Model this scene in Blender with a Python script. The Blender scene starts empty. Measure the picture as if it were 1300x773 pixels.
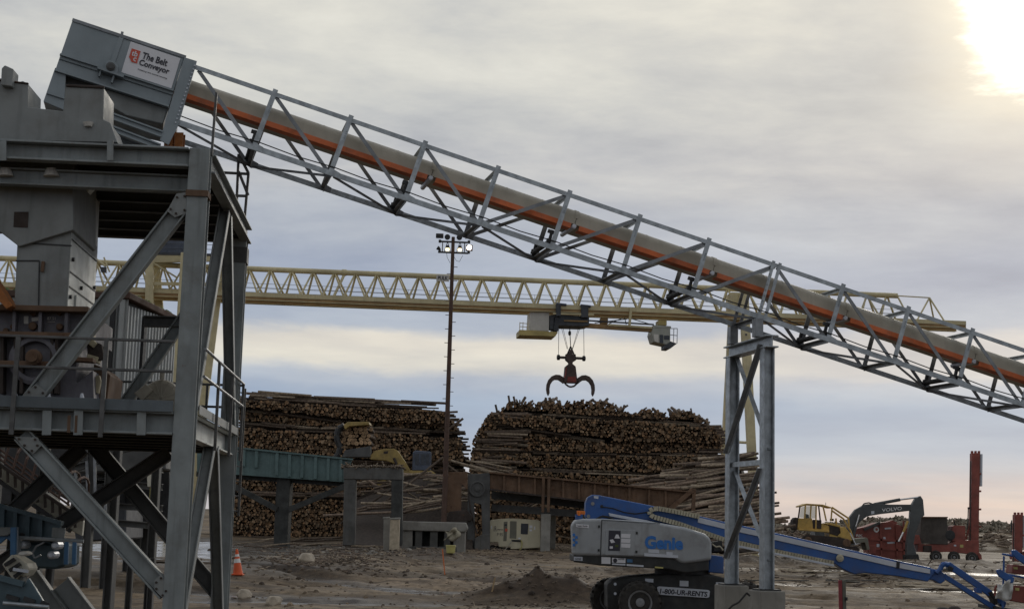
import bpy, math, random
import numpy as np
from mathutils import Vector, Matrix
random.seed(7)
R = math.radians
S = bpy.context.scene
COL = S.collection
# ------------------------------------------------------------------ camera model
F, CX, CY = 1900.0, 650.0, 386.5
ROLL = .027
TH = math.atan(281.5 / F)
CAM = Vector((0, 0, 2.5))
_f = Vector((0, math.cos(TH), math.sin(TH))); _u0 = Vector((0, -math.sin(TH), math.cos(TH))); _r0 = Vector((1, 0, 0))
_r = _r0 * math.cos(ROLL) + _u0 * math.sin(ROLL)
_u = _u0 * math.cos(ROLL) - _r0 * math.sin(ROLL)
def ray(px, py): return _f + _r * ((px - CX) / F) + _u * ((CY - py) / F)
def P(px, py, Y):
    d = ray(px, py); return CAM + d * (Y / d.y)
def RP(px, py, o, n):                       # view ray meets the plane through o with normal n
    d = ray(px, py); return CAM + d * ((o - CAM).dot(n) / d.dot(n))
V = Vector
X3, Y3, Z3 = V((1, 0, 0)), V((0, 1, 0)), V((0, 0, 1))

# ------------------------------------------------------------------ noise and terrain
def _hash(i, j, s):
    h = (i * 374761393 + j * 668265263 + s * 1442695041) & 0xffffffff
    h = ((h ^ (h >> 13)) * 1274126177) & 0xffffffff
    return ((h ^ (h >> 16)) & 0xffff) / 65535.0
def vnoise(x, y, s=0):
    x = np.asarray(x, float); y = np.asarray(y, float)
    i = np.floor(x).astype(np.int64); j = np.floor(y).astype(np.int64)
    a = x - i; b = y - j
    a = a * a * (3 - 2 * a); b = b * b * (3 - 2 * b)
    return ((_hash(i, j, s) * (1 - a) + _hash(i + 1, j, s) * a) * (1 - b) + (_hash(i, j + 1, s) * (1 - a) + _hash(i + 1, j + 1, s) * a) * b)
def sm(a, b, x):
    t = np.clip((np.asarray(x, float) - a) / (b - a), 0, 1); return t * t * (3 - 2 * t)
PUDDLES = [  # x, y, half length, half width, heading, water level
    (-19.8, 101, 30, 8.2, R(96), .58), (-3.9, 57.6, 6.3, 1.1, R(-54), -.0), (-9.5, 50.5, 5, 1.1, R(-20), -.02), (-6.5, 47.5, 4, 1.0, R(5), -.02),
    (10, 92, 9, 1.2, R(-8), .12), (17.5, 74, 8, 1.0, R(-6), -.02), (28, 96, 10, 1.6, R(2), .28), (-13.5, 66, 4, .9, R(15), .02)]
def pud(x, y, p):
    cx, cy, a, b, h, lv = p
    dx = x - cx; dy = y - cy
    u = dx * math.cos(h) + dy * math.sin(h); v = -dx * math.sin(h) + dy * math.cos(h)
    return (u / a) ** 2 + (v / b) ** 2
MOUNDS = [(.9, 51.3, 1.7, 1.4, .60, 5), (2.0, 51.2, 1.5, 1.3, .55, 26), (3.5, 50.5, 1.7, 1.0, .48, 6), (-.1, 50.8, 1.2, 1.0, .22, 27), (-11.6, 92, 3.0, 3, .75, 7), (-9.3, 90, 3.5, 3, .4, 9), (-16.5, 70, 3.2, 2.2, .34, 10), (-12, 74, 4, 2.2, .34, 11),
          (9, 84, 7, 3, .5, 12), (22, 104, 14, 4, .75, 13), (36, 112, 14, 4, .45, 16), (12.5, 58, 3, 1.5, .25, 14), (-4.5, 97, 4, 3, .25, 15), (-6, 100, 4, 3, .45, 17), (-8, 66, 2.5, 1.2, .3, 18), (20, 86, 6, 2, .4, 19), (-14, 108, 3, 3, .5, 20)]
def soil(x, y):
    dk = 0 * x
    for (cx, cy, rx, ry, h, sd) in MOUNDS: dk = dk + min(1, h * 1.8) * np.exp(-(((x - cx) / rx) ** 2 + ((y - cy) / ry) ** 2) * .9)
    wt = 0 * x
    for p in PUDDLES: wt = np.maximum(wt, 1 - sm(.7, 3.2, pud(x, y, p) + 1.2 * (vnoise(x / 1.5, y / 1.5, 51) - .5)))
    tn = np.exp(-((y - 64 - .35 * (x - 1)) / 5.5) ** 2) * sm(-9, -3, x) * (1 - sm(7, 12, x)) + np.exp(-((y - 49.5) / 3.2) ** 2) * sm(6, 9, x) + .8 * np.exp(-((y - 125) / 8) ** 2) * sm(24, 34, x)
    return np.clip(dk, 0, 1), wt * (1 - np.clip(dk * 1.6, 0, 1)), np.clip(tn, 0, 1)
def H(x, y):
    x = np.asarray(x, float); y = np.asarray(y, float)
    left = 1 - sm(8, 26, x)
    z = 1.0 * sm(75, 140, y) * left + .55 * sm(98, 112, y) * (1 - sm(122, 140, y)) * (1 - left)
    far = 1 - sm(180, 320, y)
    z = z + far * (.16 * (vnoise(x / 7, y / 7, 1) - .5) + .14 * (vnoise(x / 2.3, y / 2.3, 2) - .5) + .09 * (vnoise(x / .8, y / .8, 3) - .5) + .04 * (vnoise(x / .3, y / .3, 4) - .5))
    chn = sm(60, 70, y) * (1 - sm(104, 114, y)) * sm(-26, -20, x) * (1 - sm(-4, 3, x))
    z = z + chn * (.55 * np.maximum(0, vnoise(x / 2.1, y / 2.4, 71) - .45) + .28 * (vnoise(x / .9, y / .9, 72) - .5))
    rut = sm(44, 60, y) * (1 - sm(70, 90, y)) * .10 * np.sin((y + .25 * x + 2.2 * vnoise(x / 9, y / 9, 8)) * 1.9)
    z = z + rut
    def heap(z, ms):
        for (cx, cy, rx, ry, h, sd) in ms:
            d2 = ((x - cx) / rx) ** 2 + ((y - cy) / ry) ** 2
            z = z + h * np.exp(-d2 * 1.3) * (.62 + .55 * vnoise(x / .55, y / .55, sd) + .3 * (vnoise(x / .3, y / .3, sd + 40) - .5))
        return z
    z = heap(z, MOUNDS[4:])
    for p in PUDDLES:
        d = pud(x, y, p)
        m = 1 - sm(1.5, 3.4, d)
        z = z * (1 - m) + (p[5] + .03 + .12 * (vnoise(x / 2.3, y / 2.3, 2) - .5) + .07 * (vnoise(x / .6, y / .6, 3) - .5)) * m
        m = 1 - sm(.65, 1.35, pud(x, y, p) + 1.1 * (vnoise(x / 1.7, y / 1.7, 21) - .5) + .5 * (vnoise(x / .5, y / .5, 22) - .5))
        z = z * (1 - m) + (p[5] - .09 + .10 * (vnoise(x / 1.3, y / 1.3, 23) - .35)) * m
    return heap(z, MOUNDS[:4])        # the heap by the lift lies over the wet strip
def h1(x, y): return float(H(x, y))
def G(px, py):
    d = ray(px, py); t = np.geomspace(20, 900, 1100)
    z = H(d.x * t, d.y * t); k = np.nonzero(CAM.z + d.z * t <= z)[0]
    if len(k) == 0: return CAM + d * 300
    return V((d.x * t[k[0]], d.y * t[k[0]], float(z[k[0]])))

# ------------------------------------------------------------------ materials
def nodes_of(name):
    m = bpy.data.materials.new(name); m.use_nodes = True
    nt = m.node_tree; nt.nodes.clear()
    o = nt.nodes.new('ShaderNodeOutputMaterial'); b = nt.nodes.new('ShaderNodeBsdfPrincipled')
    nt.links.new(b.outputs[0], o.inputs[0])
    return m, nt, b
def N(nt, t, **k):
    n = nt.nodes.new(t)
    for a, v in k.items(): setattr(n, a, v)
    return n
def mixc(nt, fac, a, b, mode='MIX'):
    n = N(nt, 'ShaderNodeMix', data_type='RGBA', blend_type=mode)
    for s, v in ((0, fac), (6, a), (7, b)):
        if isinstance(v, (int, float)): n.inputs[s].default_value = v
        elif isinstance(v, tuple): n.inputs[s].default_value = (*v[:3], 1)
        else: nt.links.new(v, n.inputs[s])
    return n.outputs[2]
def noise(nt, co, scale, detail=6, rough=.6, dist=0):
    n = N(nt, 'ShaderNodeTexNoise'); n.inputs['Scale'].default_value = scale; n.inputs['Detail'].default_value = detail
    n.inputs['Roughness'].default_value = rough; n.inputs['Distortion'].default_value = dist
    nt.links.new(co, n.inputs['Vector']); return n.outputs['Fac']
def mr(nt, v, a, b, c=0., d=1.):
    n = N(nt, 'ShaderNodeMapRange', interpolation_type='SMOOTHSTEP'); nt.links.new(v, n.inputs[0])
    for i, k in enumerate((a, b, c, d)): n.inputs[i + 1].default_value = k
    return n.outputs[0]
def mapping(nt, co, sc):
    n = N(nt, 'ShaderNodeMapping'); nt.links.new(co, n.inputs[0]); n.inputs['Scale'].default_value = sc; return n.outputs[0]
MATS = {}
def mat(name, c, rough=.6, metal=0., var=.22, scale=1.5, rust=0., rustc=(.13, .055, .025), bump=.15, bscale=30, streak=0., dirt=0.):
    m, nt, b = nodes_of(name)
    co = N(nt, 'ShaderNodeTexCoord').outputs['Object']
    n1 = noise(nt, co, scale, 8, .65)
    k = mixc(nt, mr(nt, n1, .3, .7), tuple(x * (1 - var) for x in c), tuple(min(1, x * (1 + var)) for x in c))
    if streak:
        n2 = noise(nt, mapping(nt, co, (3, 3, .25)), 2.2, 5)
        k = mixc(nt, mr(nt, n2, .5, .75, 0, streak), k, tuple(x * .45 for x in c))
    if dirt:
        n4 = noise(nt, co, scale * 2.3, 9, .7)
        k = mixc(nt, mr(nt, n4, .45, .72, 0, dirt), k, (.10, .08, .06))
    if rust:
        n3 = noise(nt, co, 2.7, 10, .72)
        f = mr(nt, n3, .72 - rust * .3, .80 - rust * .3)
        k = mixc(nt, f, k, rustc)
    nt.links.new(k, b.inputs['Base Color'])
    nt.links.new(mr(nt, noise(nt, co, scale * 3, 5), .25, .75, max(.05, rough - .14), min(1, rough + .14)), b.inputs['Roughness'])
    b.inputs['Metallic'].default_value = metal
    if bump:
        bp = N(nt, 'ShaderNodeBump'); bp.inputs['Strength'].default_value = bump; bp.inputs['Distance'].default_value = .02
        nt.links.new(noise(nt, co, bscale, 5), bp.inputs['Height']); nt.links.new(bp.outputs[0], b.inputs['Normal'])
    MATS[name] = m; return m
def emit(name, c, s):
    m, nt, b = nodes_of(name)
    b.inputs['Base Color'].default_value = (.8, .8, .8, 1); b.inputs['Emission Color'].default_value = (*c, 1); b.inputs['Emission Strength'].default_value = s
    MATS[name] = m; return m
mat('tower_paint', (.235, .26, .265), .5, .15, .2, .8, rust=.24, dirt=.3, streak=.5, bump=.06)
mat('tower_dark', (.085, .086, .085), .7, .0, .3, .9, rust=.2)  # tower_paint darkened: shade under the decks put into colour; also plain dark steel
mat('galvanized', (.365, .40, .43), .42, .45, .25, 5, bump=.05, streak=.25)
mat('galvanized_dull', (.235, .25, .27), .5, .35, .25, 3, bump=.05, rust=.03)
mat('hood_grey', (.46, .425, .35), .55, .05, .13, .9, bump=.03, streak=.2, dirt=.1)
mat('guard_orange', (.70, .17, .055), .6, 0, .2, 1.2, bump=.03, dirt=.5)
mat('rubber', (.022, .022, .022), .75, 0, .3, 6)
mat('black_steel', (.03, .031, .033), .55, .2, .3, 3)
mat('head_paint', (.245, .285, .31), .45, .15, .10, .7, bump=.04, streak=.15)
mat('sign_white', (.74, .74, .78), .4, 0, .03, 2, bump=0)
mat('sign_red', (.62, .09, .05), .45, 0, .04, 2, bump=0)
mat('ink', (.03, .03, .045), .5, 0, .05, 2, bump=0)
mat('rust_orange', (.32, .12, .035), .85, 0, .35, 2.2, rust=.4, bump=.3)
mat('rust', (.145, .088, .055), .85, 0, .30, .9, rust=.45, rustc=(.085, .04, .026), bump=.3, streak=.5)
mat('rust_dark', (.05, .038, .033), .85, 0, .35, 1.2, rust=.4, bump=.3)
mat('chute_paint', (.23, .245, .245), .55, .1, .16, .6, rust=.2, dirt=.3, streak=.4, bump=.05)
mat('chute_pale', (.52, .54, .52), .5, .2, .18, 1.4, rust=.06, streak=.25)  # paler grey for the chute's right flank and a few small parts
mat('machine_purple', (.14, .135, .155), .6, .1, .25, 1.3, rust=.42, streak=.3, bump=.2)
mat('machine_beige', (.42, .37, .25), .7, 0, .25, 2, rust=.3)
mat('corrugated', (.40, .42, .42), .5, .25, .15, .9, streak=.4, rust=.06)
mat('moss', (.09, .12, .035), .95, 0, .5, 3, bump=.6, rust=.35, rustc=(.06, .05, .04))
mat('motor_beige', (.36, .33, .27), .6, 0, .18, 2, rust=.12)
mat('rail_steel', (.10, .10, .10), .6, .2, .3, 4, rust=.3)
mat('crane_cream', (.60, .525, .32), .6, 0, .2, .35, rust=.06, streak=.3, bump=.02)
mat('crane_brown', (.30, .19, .085), .75, 0, .3, .4, rust=.35, bump=.02)
mat('crane_dark', (.055, .06, .07), .6, .1, .3, .7)
mat('crane_yellow', (.46, .37, .14), .6, 0, .2, .7, rust=.15)
mat('cab_pale', (.36, .37, .33), .6, 0, .15, 1, streak=.3)
mat('panel_white', (.62, .60, .56), .6, 0, .1, .7, streak=.25)
mat('grapple_steel', (.085, .062, .055), .7, .2, .35, 1, rust=.4)
mat('grapple_red', (.22, .045, .035), .65, 0, .35, 1, rust=.35)
mat('mast_rust', (.10, .062, .048), .85, .1, .3, 1, rust=.4)
mat('teal_paint', (.105, .165, .165), .65, 0, .22, 1, rust=.2, streak=.45)
mat('dark_timber', (.05, .052, .05), .85, 0, .35, 1.2)
mat('concrete_dark', (.11, .11, .105), .9, 0, .35, .7, streak=.5, bump=.35, dirt=.4)
mat('concrete', (.27, .26, .235), .9, 0, .2, 1, streak=.4, bump=.3, dirt=.25)
mat('compressor_beige', (.60, .55, .40), .55, 0, .08, .9, bump=.03, streak=.2)
mat('vent_grey', (.17, .165, .13), .7, 0, .1, 3)
mat('loader_yellow', (.33, .235, .075), .65, 0, .25, 1.2, dirt=.5)
mat('cat_yellow', (.58, .38, .10), .55, 0, .2, 1.2, dirt=.3)
mat('glass_dark', (.03, .035, .045), .12, 0, .2, 1, bump=0)
mat('cab_blue', (.07, .085, .12), .35, .1, .25, 1)
mat('genie_grey', (.35, .37, .39), .42, .0, .10, .8, bump=.03, dirt=.38, streak=.3)
mat('genie_blue', (.028, .105, .34), .42, 0, .16, 1, bump=.03, dirt=.38)
mat('genie_black', (.025, .027, .028), .6, 0, .3, 2, dirt=.25)
mat('letter_blue', (.03, .17, .52), .5, 0, .05, 2, bump=0)
mat('zinc_white', (.55, .58, .64), .4, .25, .08, 2, bump=.02)
mat('chain_beige', (.46, .42, .31), .65, 0, .15, 4)
mat('rim_grey', (.25, .255, .265), .5, .2, .15, 3, dirt=.35)
mat('tyre', (.035, .033, .031), .9, 0, .35, 4, dirt=.5, bump=.3)
mat('beacon_orange', (.75, .20, .02), .35, 0, .05, 2, bump=0)
mat('excavator_grey', (.08, .088, .092), .5, .1, .2, 1, dirt=.15)
mat('letter_white', (.72, .72, .72), .5, 0, .05, 2, bump=0)
mat('chrome', (.65, .66, .68), .25, .8, .05, 2, bump=0)
mat('rig_red', (.25, .066, .05), .6, 0, .25, 1, rust=.25, rustc=(.10, .03, .025), dirt=.2)
mat('rig_box', (.075, .065, .058), .8, 0, .25, .8, rust=.35)
mat('cone_orange', (.80, .13, .035), .55, 0, .08, 3, dirt=.15)
mat('cone_white', (.80, .80, .78), .4, 0, .05, 3)
mat('rock', (.43, .37, .29), .9, 0, .25, 3, bump=.5)
mat('stake_orange', (.66, .17, .05), .7, 0, .1, 3)
mat('stake_wood', (.42, .30, .17), .85, 0, .25, 4)
mat('barrel_yellow', (.50, .45, .16), .55, 0, .12, 3, dirt=.2)
mat('post_red', (.30, .055, .06), .7, 0, .25, 4)
mat('tarp', (.60, .60, .58), .6, 0, .12, 2)
mat('tarp_brown', (.30, .27, .20), .85, 0, .25, 2)
mat('slate_paint', (.10, .12, .135), .55, .1, .2, 1, rust=.15, streak=.4)
mat('blue_steel', (.062, .10, .122), .5, .15, .25, 1, rust=.06, streak=.3)
mat('bright_blue', (.05, .15, .30), .5, 0, .15, 2)
mat('cover_cream', (.52, .50, .42), .6, 0, .15, 1, streak=.3)
mat('hoop_brown', (.12, .075, .06), .8, 0, .3, 3, rust=.4)
mat('tan_plank', (.45, .38, .28), .85, 0, .25, 3)
def attr_mat(name, rough=.9, grain=0.):
    m, nt, b = nodes_of(name)
    a = N(nt, 'ShaderNodeAttribute'); a.attribute_name = 'tint'
    co = N(nt, 'ShaderNodeTexCoord').outputs['Object']
    n1 = noise(nt, co, 5, 5)
    k = mixc(nt, 1.0, a.outputs['Color'], mixc(nt, mr(nt, n1, .3, .7), (.55, .55, .55), (1.35, 1.35, 1.35)), 'MULTIPLY')
    nt.links.new(k, b.inputs['Base Color']); b.inputs['Roughness'].default_value = rough
    MATS[name] = m
attr_mat('wood_tint')
def ground_mat():
    m, nt, b = nodes_of('yard_mud')
    co = N(nt, 'ShaderNodeTexCoord').outputs['Object']
    at = N(nt, 'ShaderNodeAttribute'); at.attribute_name = 'soil'; sx = N(nt, 'ShaderNodeSeparateColor'); nt.links.new(at.outputs['Color'], sx.inputs[0])
    big = noise(nt, mapping(nt, co, (.03, .085, .05)), 1, 8, .62, .6)
    mid = noise(nt, mapping(nt, co, (.25, .55, .3)), 1, 10, .7, .3)
    trk = noise(nt, mapping(nt, co, (.07, 1.1, .3)), 1, 6, .6, .8)
    fin = noise(nt, co, 3.2, 10, .75)
    k = mixc(nt, mr(nt, big, .36, .62), (.090, .066, .042), (.240, .182, .116))
    k = mixc(nt, sx.outputs[2], k, (.30, .232, .162))
    k = mixc(nt, mr(nt, trk, .50, .66, 0, .75), k, (.078, .056, .040))
    k = mixc(nt, mr(nt, mid, .46, .70, 0, .85), k, (.068, .050, .036))
    k = mixc(nt, sx.outputs[0], k, (.070, .050, .034))
    k = mixc(nt, mr(nt, fin, .35, .75), mixc(nt, 1., k, (.6, .58, .56), 'MULTIPLY'), mixc(nt, 1., k, (1.45, 1.42, 1.38), 'MULTIPLY'))
    wv = N(nt, 'ShaderNodeMath', operation='MULTIPLY'); nt.links.new(sx.outputs[1], wv.inputs[0]); nt.links.new(mr(nt, mid, .3, .6, .5, 1.), wv.inputs[1])
    k = mixc(nt, wv.outputs[0], k, mixc(nt, 1., k, (.55, .56, .6), 'MULTIPLY'))
    nt.links.new(k, b.inputs['Base Color'])
    rg = mr(nt, noise(nt, mapping(nt, co, (.12, .3, .1)), 1, 8, .65), .38, .6, .97, .70)
    mx = N(nt, 'ShaderNodeMix', data_type='FLOAT'); nt.links.new(wv.outputs[0], mx.inputs[0]); nt.links.new(rg, mx.inputs[2]); mx.inputs[3].default_value = .38; nt.links.new(mx.outputs[0], b.inputs['Roughness'])
    b.inputs['Specular IOR Level'].default_value = .3
    bp = N(nt, 'ShaderNodeBump'); bp.inputs['Strength'].default_value = .6; bp.inputs['Distance'].default_value = .06
    nt.links.new(noise(nt, co, 5, 10, .75), bp.inputs['Height']); nt.links.new(bp.outputs[0], b.inputs['Normal'])
    MATS['yard_mud'] = m
ground_mat()
def water_mat():
    m, nt, b = nodes_of('muddy_water')
    b.inputs['Base Color'].default_value = (.09, .08, .07, 1); b.inputs['Roughness'].default_value = .12
    co = N(nt, 'ShaderNodeTexCoord').outputs['Object']
    bp = N(nt, 'ShaderNodeBump'); bp.inputs['Strength'].default_value = .25; bp.inputs['Distance'].default_value = .03
    nt.links.new(noise(nt, co, 2.5, 6, .7), bp.inputs['Height']); nt.links.new(bp.outputs[0], b.inputs['Normal'])
    nt.links.new(mr(nt, noise(nt, co, .6, 8, .7), .35, .65, .08, .35), b.inputs['Roughness'])
    MATS['muddy_water'] = m
water_mat()
emit('lamp_lit_white', (1, .93, .82), 9); emit('lamp_lit_yellow', (1, .80, .42), 2.6)

# ------------------------------------------------------------------ mesh builder
ORG = {}
class MB:
    def __init__(s): s.v = []; s.f = []; s.c = None; s.col = []
    def add(s, vs, fs, c=None):
        n = len(s.v); s.v.extend(vs); s.f.extend([tuple(i + n for i in f) for f in fs])
        if c is not None:
            if isinstance(c, list): s.col.extend(c)
            else: s.col.extend([c] * len(fs))
        return s
    def box(s, c, ax, ay, az, c_=None):     # half-axis vectors
        c = V(c); vs = [c + ax * i + ay * j + az * k for k in (-1, 1) for j in (-1, 1) for i in (-1, 1)]
        return s.add(vs, [(0, 2, 3, 1), (4, 5, 7, 6), (0, 1, 5, 4), (2, 6, 7, 3), (0, 4, 6, 2), (1, 3, 7, 5)], c_)
    def bx(s, c, sx, sy, sz): return s.box(c, X3 * sx / 2, Y3 * sy / 2, Z3 * sz / 2)
    def frame(s, p, q, side=None):
        d = (q - p).normalized()
        r = side if side is not None else (Z3 if abs(d.z) < .95 else Y3)
        a = r - d * r.dot(d); a.normalize(); return d, a, d.cross(a)
    def beam(s, p, q, w, h, side=None, kind='box', t=.03):   # h along 'side', w across
        p = V(p); q = V(q); d, a, b = s.frame(p, q, side); c = (p + q) / 2; L = (q - p) / 2
        if kind == 'box': return s.box(c, L, a * h / 2, b * w / 2)
        if kind == 'I':
            s.box(c + a * (h - t) / 2, L, a * t / 2, b * w / 2); s.box(c - a * (h - t) / 2, L, a * t / 2, b * w / 2)
            return s.box(c, L, a * (h / 2 - t), b * t * .3)
        if kind == 'L':
            s.box(c + a * (h - t) / 2, L, a * t / 2, b * w / 2)
            return s.box(c + b * (w - t) / 2 - a * t / 2, L, a * (h - t) / 2, b * t / 2)
        if kind == 'C':
            s.box(c + a * (h - t) / 2, L, a * t / 2, b * w / 2); s.box(c - a * (h - t) / 2, L, a * t / 2, b * w / 2)
            return s.box(c - b * (w - t) / 2, L, a * (h / 2 - t), b * t / 2)
    def tube(s, p, q, r, n=8, r2=None, caps=True, c=None, cc=None):
        p = V(p); q = V(q); d, a, b = s.frame(p, q); r2 = r if r2 is None else r2
        vs = []
        for (o, k) in ((p, r), (q, r2)):
            for i in range(n):
                t = 2 * math.pi * i / n; vs.append(o + a * k * math.cos(t) + b * k * math.sin(t))
        fs = [(i, (i + 1) % n, n + (i + 1) % n, n + i) for i in range(n)]
        cl = [c] * n if c is not None else None
        if caps:
            fs += [tuple(range(n - 1, -1, -1)), tuple(range(n, 2 * n))]
            if cl is not None: cl += [cc, cc]
        return s.add(vs, fs, cl)
    def path(s, pts, r, n=6):
        for a, b in zip(pts[:-1], pts[1:]): s.tube(a, b, r, n)
        return s
    def prism(s, pts, dv):                  # planar polygon swept by dv
        n = len(pts); pts = [V(p) for p in pts]; vs = pts + [p + dv for p in pts]
        return s.add(vs, [tuple(range(n - 1, -1, -1)), tuple(range(n, 2 * n))] + [(i, (i + 1) % n, n + (i + 1) % n, n + i) for i in range(n)])
    def pp(s, px, Y, th):                   # outline at distance Y, thickness th away from the viewer
        return s.prism([P(a, b, Y) for a, b in px], Y3 * th)
    def lathe(s, c, ax, prof, n=24):        # prof: (along axis, radius)
        c = V(c); ax = ax.normalized(); t = Z3 if abs(ax.z) < .9 else X3; a = (t - ax * t.dot(ax)).normalized(); b = ax.cross(a)
        vs = []
        for (h, r) in prof:
            for i in range(n):
                k = 2 * math.pi * i / n; vs.append(c + ax * h + a * r * math.cos(k) + b * r * math.sin(k))
        fs = []
        for j in range(len(prof) - 1):
            for i in range(n): fs.append((j * n + i, j * n + (i + 1) % n, (j + 1) * n + (i + 1) % n, (j + 1) * n + i))
        fs += [tuple(range(n - 1, -1, -1)), tuple(range((len(prof) - 1) * n, len(prof) * n))]
        return s.add(vs, fs)
    def build(s, name, m, parent=None, bevel=0, smooth=False, seg=2, o=None, kind=None, label=None):
        org = V((0, 0, 0))
        if parent is not None: org = ORG[parent.name]
        elif o is not None: org = V(o)
        me = bpy.data.meshes.new(name); me.from_pydata([tuple(v - org) for v in s.v], [], s.f)
        import bmesh
        b = bmesh.new(); b.from_mesh(me); bmesh.ops.recalc_face_normals(b, faces=b.faces); b.to_mesh(me); b.free()
        if s.col:
            a = me.attributes.new('tint', 'FLOAT_COLOR', 'FACE')
            a.data.foreach_set('color', np.array([(*c, 1) for c in s.col], dtype=np.float32).ravel())
        if smooth: me.polygons.foreach_set('use_smooth', [True] * len(me.polygons))
        me.materials.append(MATS[m]); ob = bpy.data.objects.new(name, me); COL.objects.link(ob)
        if parent is not None: ob.parent = parent
        else: ob.location = org
        ORG[ob.name] = org
        if bevel:
            mo = ob.modifiers.new('bevel', 'BEVEL'); mo.width = bevel; mo.segments = seg; mo.limit_method = 'ANGLE'; mo.angle_limit = R(35)
            if seg > 2: me.polygons.foreach_set('use_smooth', [True] * len(me.polygons)); mo.harden_normals = True
        if kind: ob['kind'] = kind
        if label: ob['label'] = label
        return ob
def tag(o, label, cat, group=None):
    o['label'] = label; o['category'] = cat
    if group: o['group'] = group
    return o
def thing(name, loc, label, cat, group=None):
    o = bpy.data.objects.new(name, None); o.empty_display_size = .3; COL.objects.link(o); o.location = loc
    ORG[o.name] = V(loc); return tag(o, label, cat, group)
def text(name, body, m, parent, o, ax, ay, size=None, width=None, height=None, ext=.004, bold=0., shear=0., spacing=1.0):
    """lettering laid on a surface: o = lower left corner, ax/ay unit vectors of the surface, scaled to width/height"""
    cu = bpy.data.curves.new(name, 'FONT'); cu.body = body; cu.extrude = .001; cu.offset = bold; cu.shear = shear; cu.space_character = spacing
    cu.resolution_u = 3
    t = bpy.data.objects.new(name, cu); COL.objects.link(t); 
    me = bpy.data.meshes.new_from_object(t)
    bpy.data.objects.remove(t)
    co = np.array([v.co[:] for v in me.vertices]); mn = co.min(0); mx = co.max(0)
    sx = width / (mx[0] - mn[0]); sy = height / (mx[1] - mn[1]) if height else sx
    nz = ax.cross(ay); org = ORG[parent.name]
    for v in me.vertices:
        p = o + ax * ((v.co.x - mn[0]) * sx) + ay * ((v.co.y - mn[1]) * sy) + nz * (ext if v.co.z > 0 else 0) - org
        v.co = p
    me.materials.clear(); me.materials.append(MATS[m]); me.name = name
    ob = bpy.data.objects.new(name, me); COL.objects.link(ob); ob.parent = parent; ORG[ob.name] = org
    return ob
def rnd(a, b): return random.uniform(a, b)

# ------------------------------------------------------------------ ground, water, hills
def make_ground():
    ang = np.concatenate([np.linspace(-180, -26, 60)[:-1], np.linspace(-26, 26, 620), np.linspace(26, 180, 60)[1:-1]])
    rad = np.concatenate([np.geomspace(3, 42, 40)[:-1], np.geomspace(42, 190, 360)[:-1], np.geomspace(190, 6000, 45)])
    A, Rr = np.meshgrid(np.radians(ang), rad); x = Rr * np.sin(A); y = Rr * np.cos(A); z = H(x, y)
    na, nr = len(ang), len(rad)
    co = np.stack([x, y, z], -1).reshape(-1, 3)
    co = np.vstack([co, [[0, 0, h1(0, 0)]]])
    j, i = np.meshgrid(np.arange(nr - 1), np.arange(na), indexing='ij'); i2 = (i + 1) % na
    q = np.stack([j * na + i, j * na + i2, (j + 1) * na + i2, (j + 1) * na + i], -1).reshape(-1, 4)
    me = bpy.data.meshes.new('ground')
    fan = [(nr * na, (k + 1) % na, k) for k in range(na)]
    me.from_pydata(co.tolist(), [], q[:, ::-1].tolist() + [f[::-1] for f in fan]); me.polygons.foreach_set('use_smooth', [True] * len(me.polygons))
    if me.polygons[len(q) // 2].normal.z < 0: me.flip_normals()
    a, b, c = soil(co[:, 0], co[:, 1]); at = me.attributes.new('soil', 'FLOAT_COLOR', 'POINT'); at.data.foreach_set('color', np.stack([a, b, c, a * 0 + 1], 1).astype(np.float32).ravel())
    me.materials.append(MATS['yard_mud']); o = bpy.data.objects.new('ground', me); COL.objects.link(o); o['kind'] = 'structure'
make_ground()
wm = MB()
for p in PUDDLES:
    cx, cy, a, b, h, lv = p; vs = []; n = 40
    for i in range(n):
        t = 2 * math.pi * i / n; u = 1.15 * a * math.cos(t); v = 1.15 * b * math.sin(t)
        vs.append(V((cx + u * math.cos(h) - v * math.sin(h), cy + u * math.sin(h) + v * math.cos(h), lv - .03)))
    wm.add(vs, [tuple(range(n))])
wm.build('puddle_water', 'muddy_water', kind='structure')
# far rise of the yard with brush along its top
def make_hills():
    xs = np.linspace(-260, 330, 240); ys = np.linspace(300, 470, 40)
    X, Y = np.meshgrid(xs, ys)
    t = np.sin(np.pi * (Y - 300) / 170)
    prof = 3.6 + 1.6 * vnoise(xs / 40, xs * 0, 31) + 1.9 * sm(82, 96, xs) + 1.0 * np.exp(-((xs - 54) / 7) ** 2) - .5 * np.exp(-((xs - 70) / 8) ** 2) + .8 * (vnoise(xs / 7, xs * 0, 32) - .5)
    Z = t ** .7 * (prof[None, :] + .6 * (vnoise(X / 6, Y / 6, 33) - .5)) - .3
    n = len(xs); j, i = np.meshgrid(np.arange(len(ys) - 1), np.arange(n - 1), indexing='ij')
    q = np.stack([j * n + i, j * n + i + 1, (j + 1) * n + i + 1, (j + 1) * n + i], -1).reshape(-1, 4)
    me = bpy.data.meshes.new('distant_hills'); me.from_pydata(np.stack([X, Y, Z], -1).reshape(-1, 3).tolist(), [], q.tolist())
    me.polygons.foreach_set('use_smooth', [True] * len(me.polygons)); me.materials.append(MATS['yard_mud'])
    o = bpy.data.objects.new('distant_hills', me); COL.objects.link(o); o['kind'] = 'structure'
    return xs, prof
HX, HP = make_hills()
br = MB()
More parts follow.
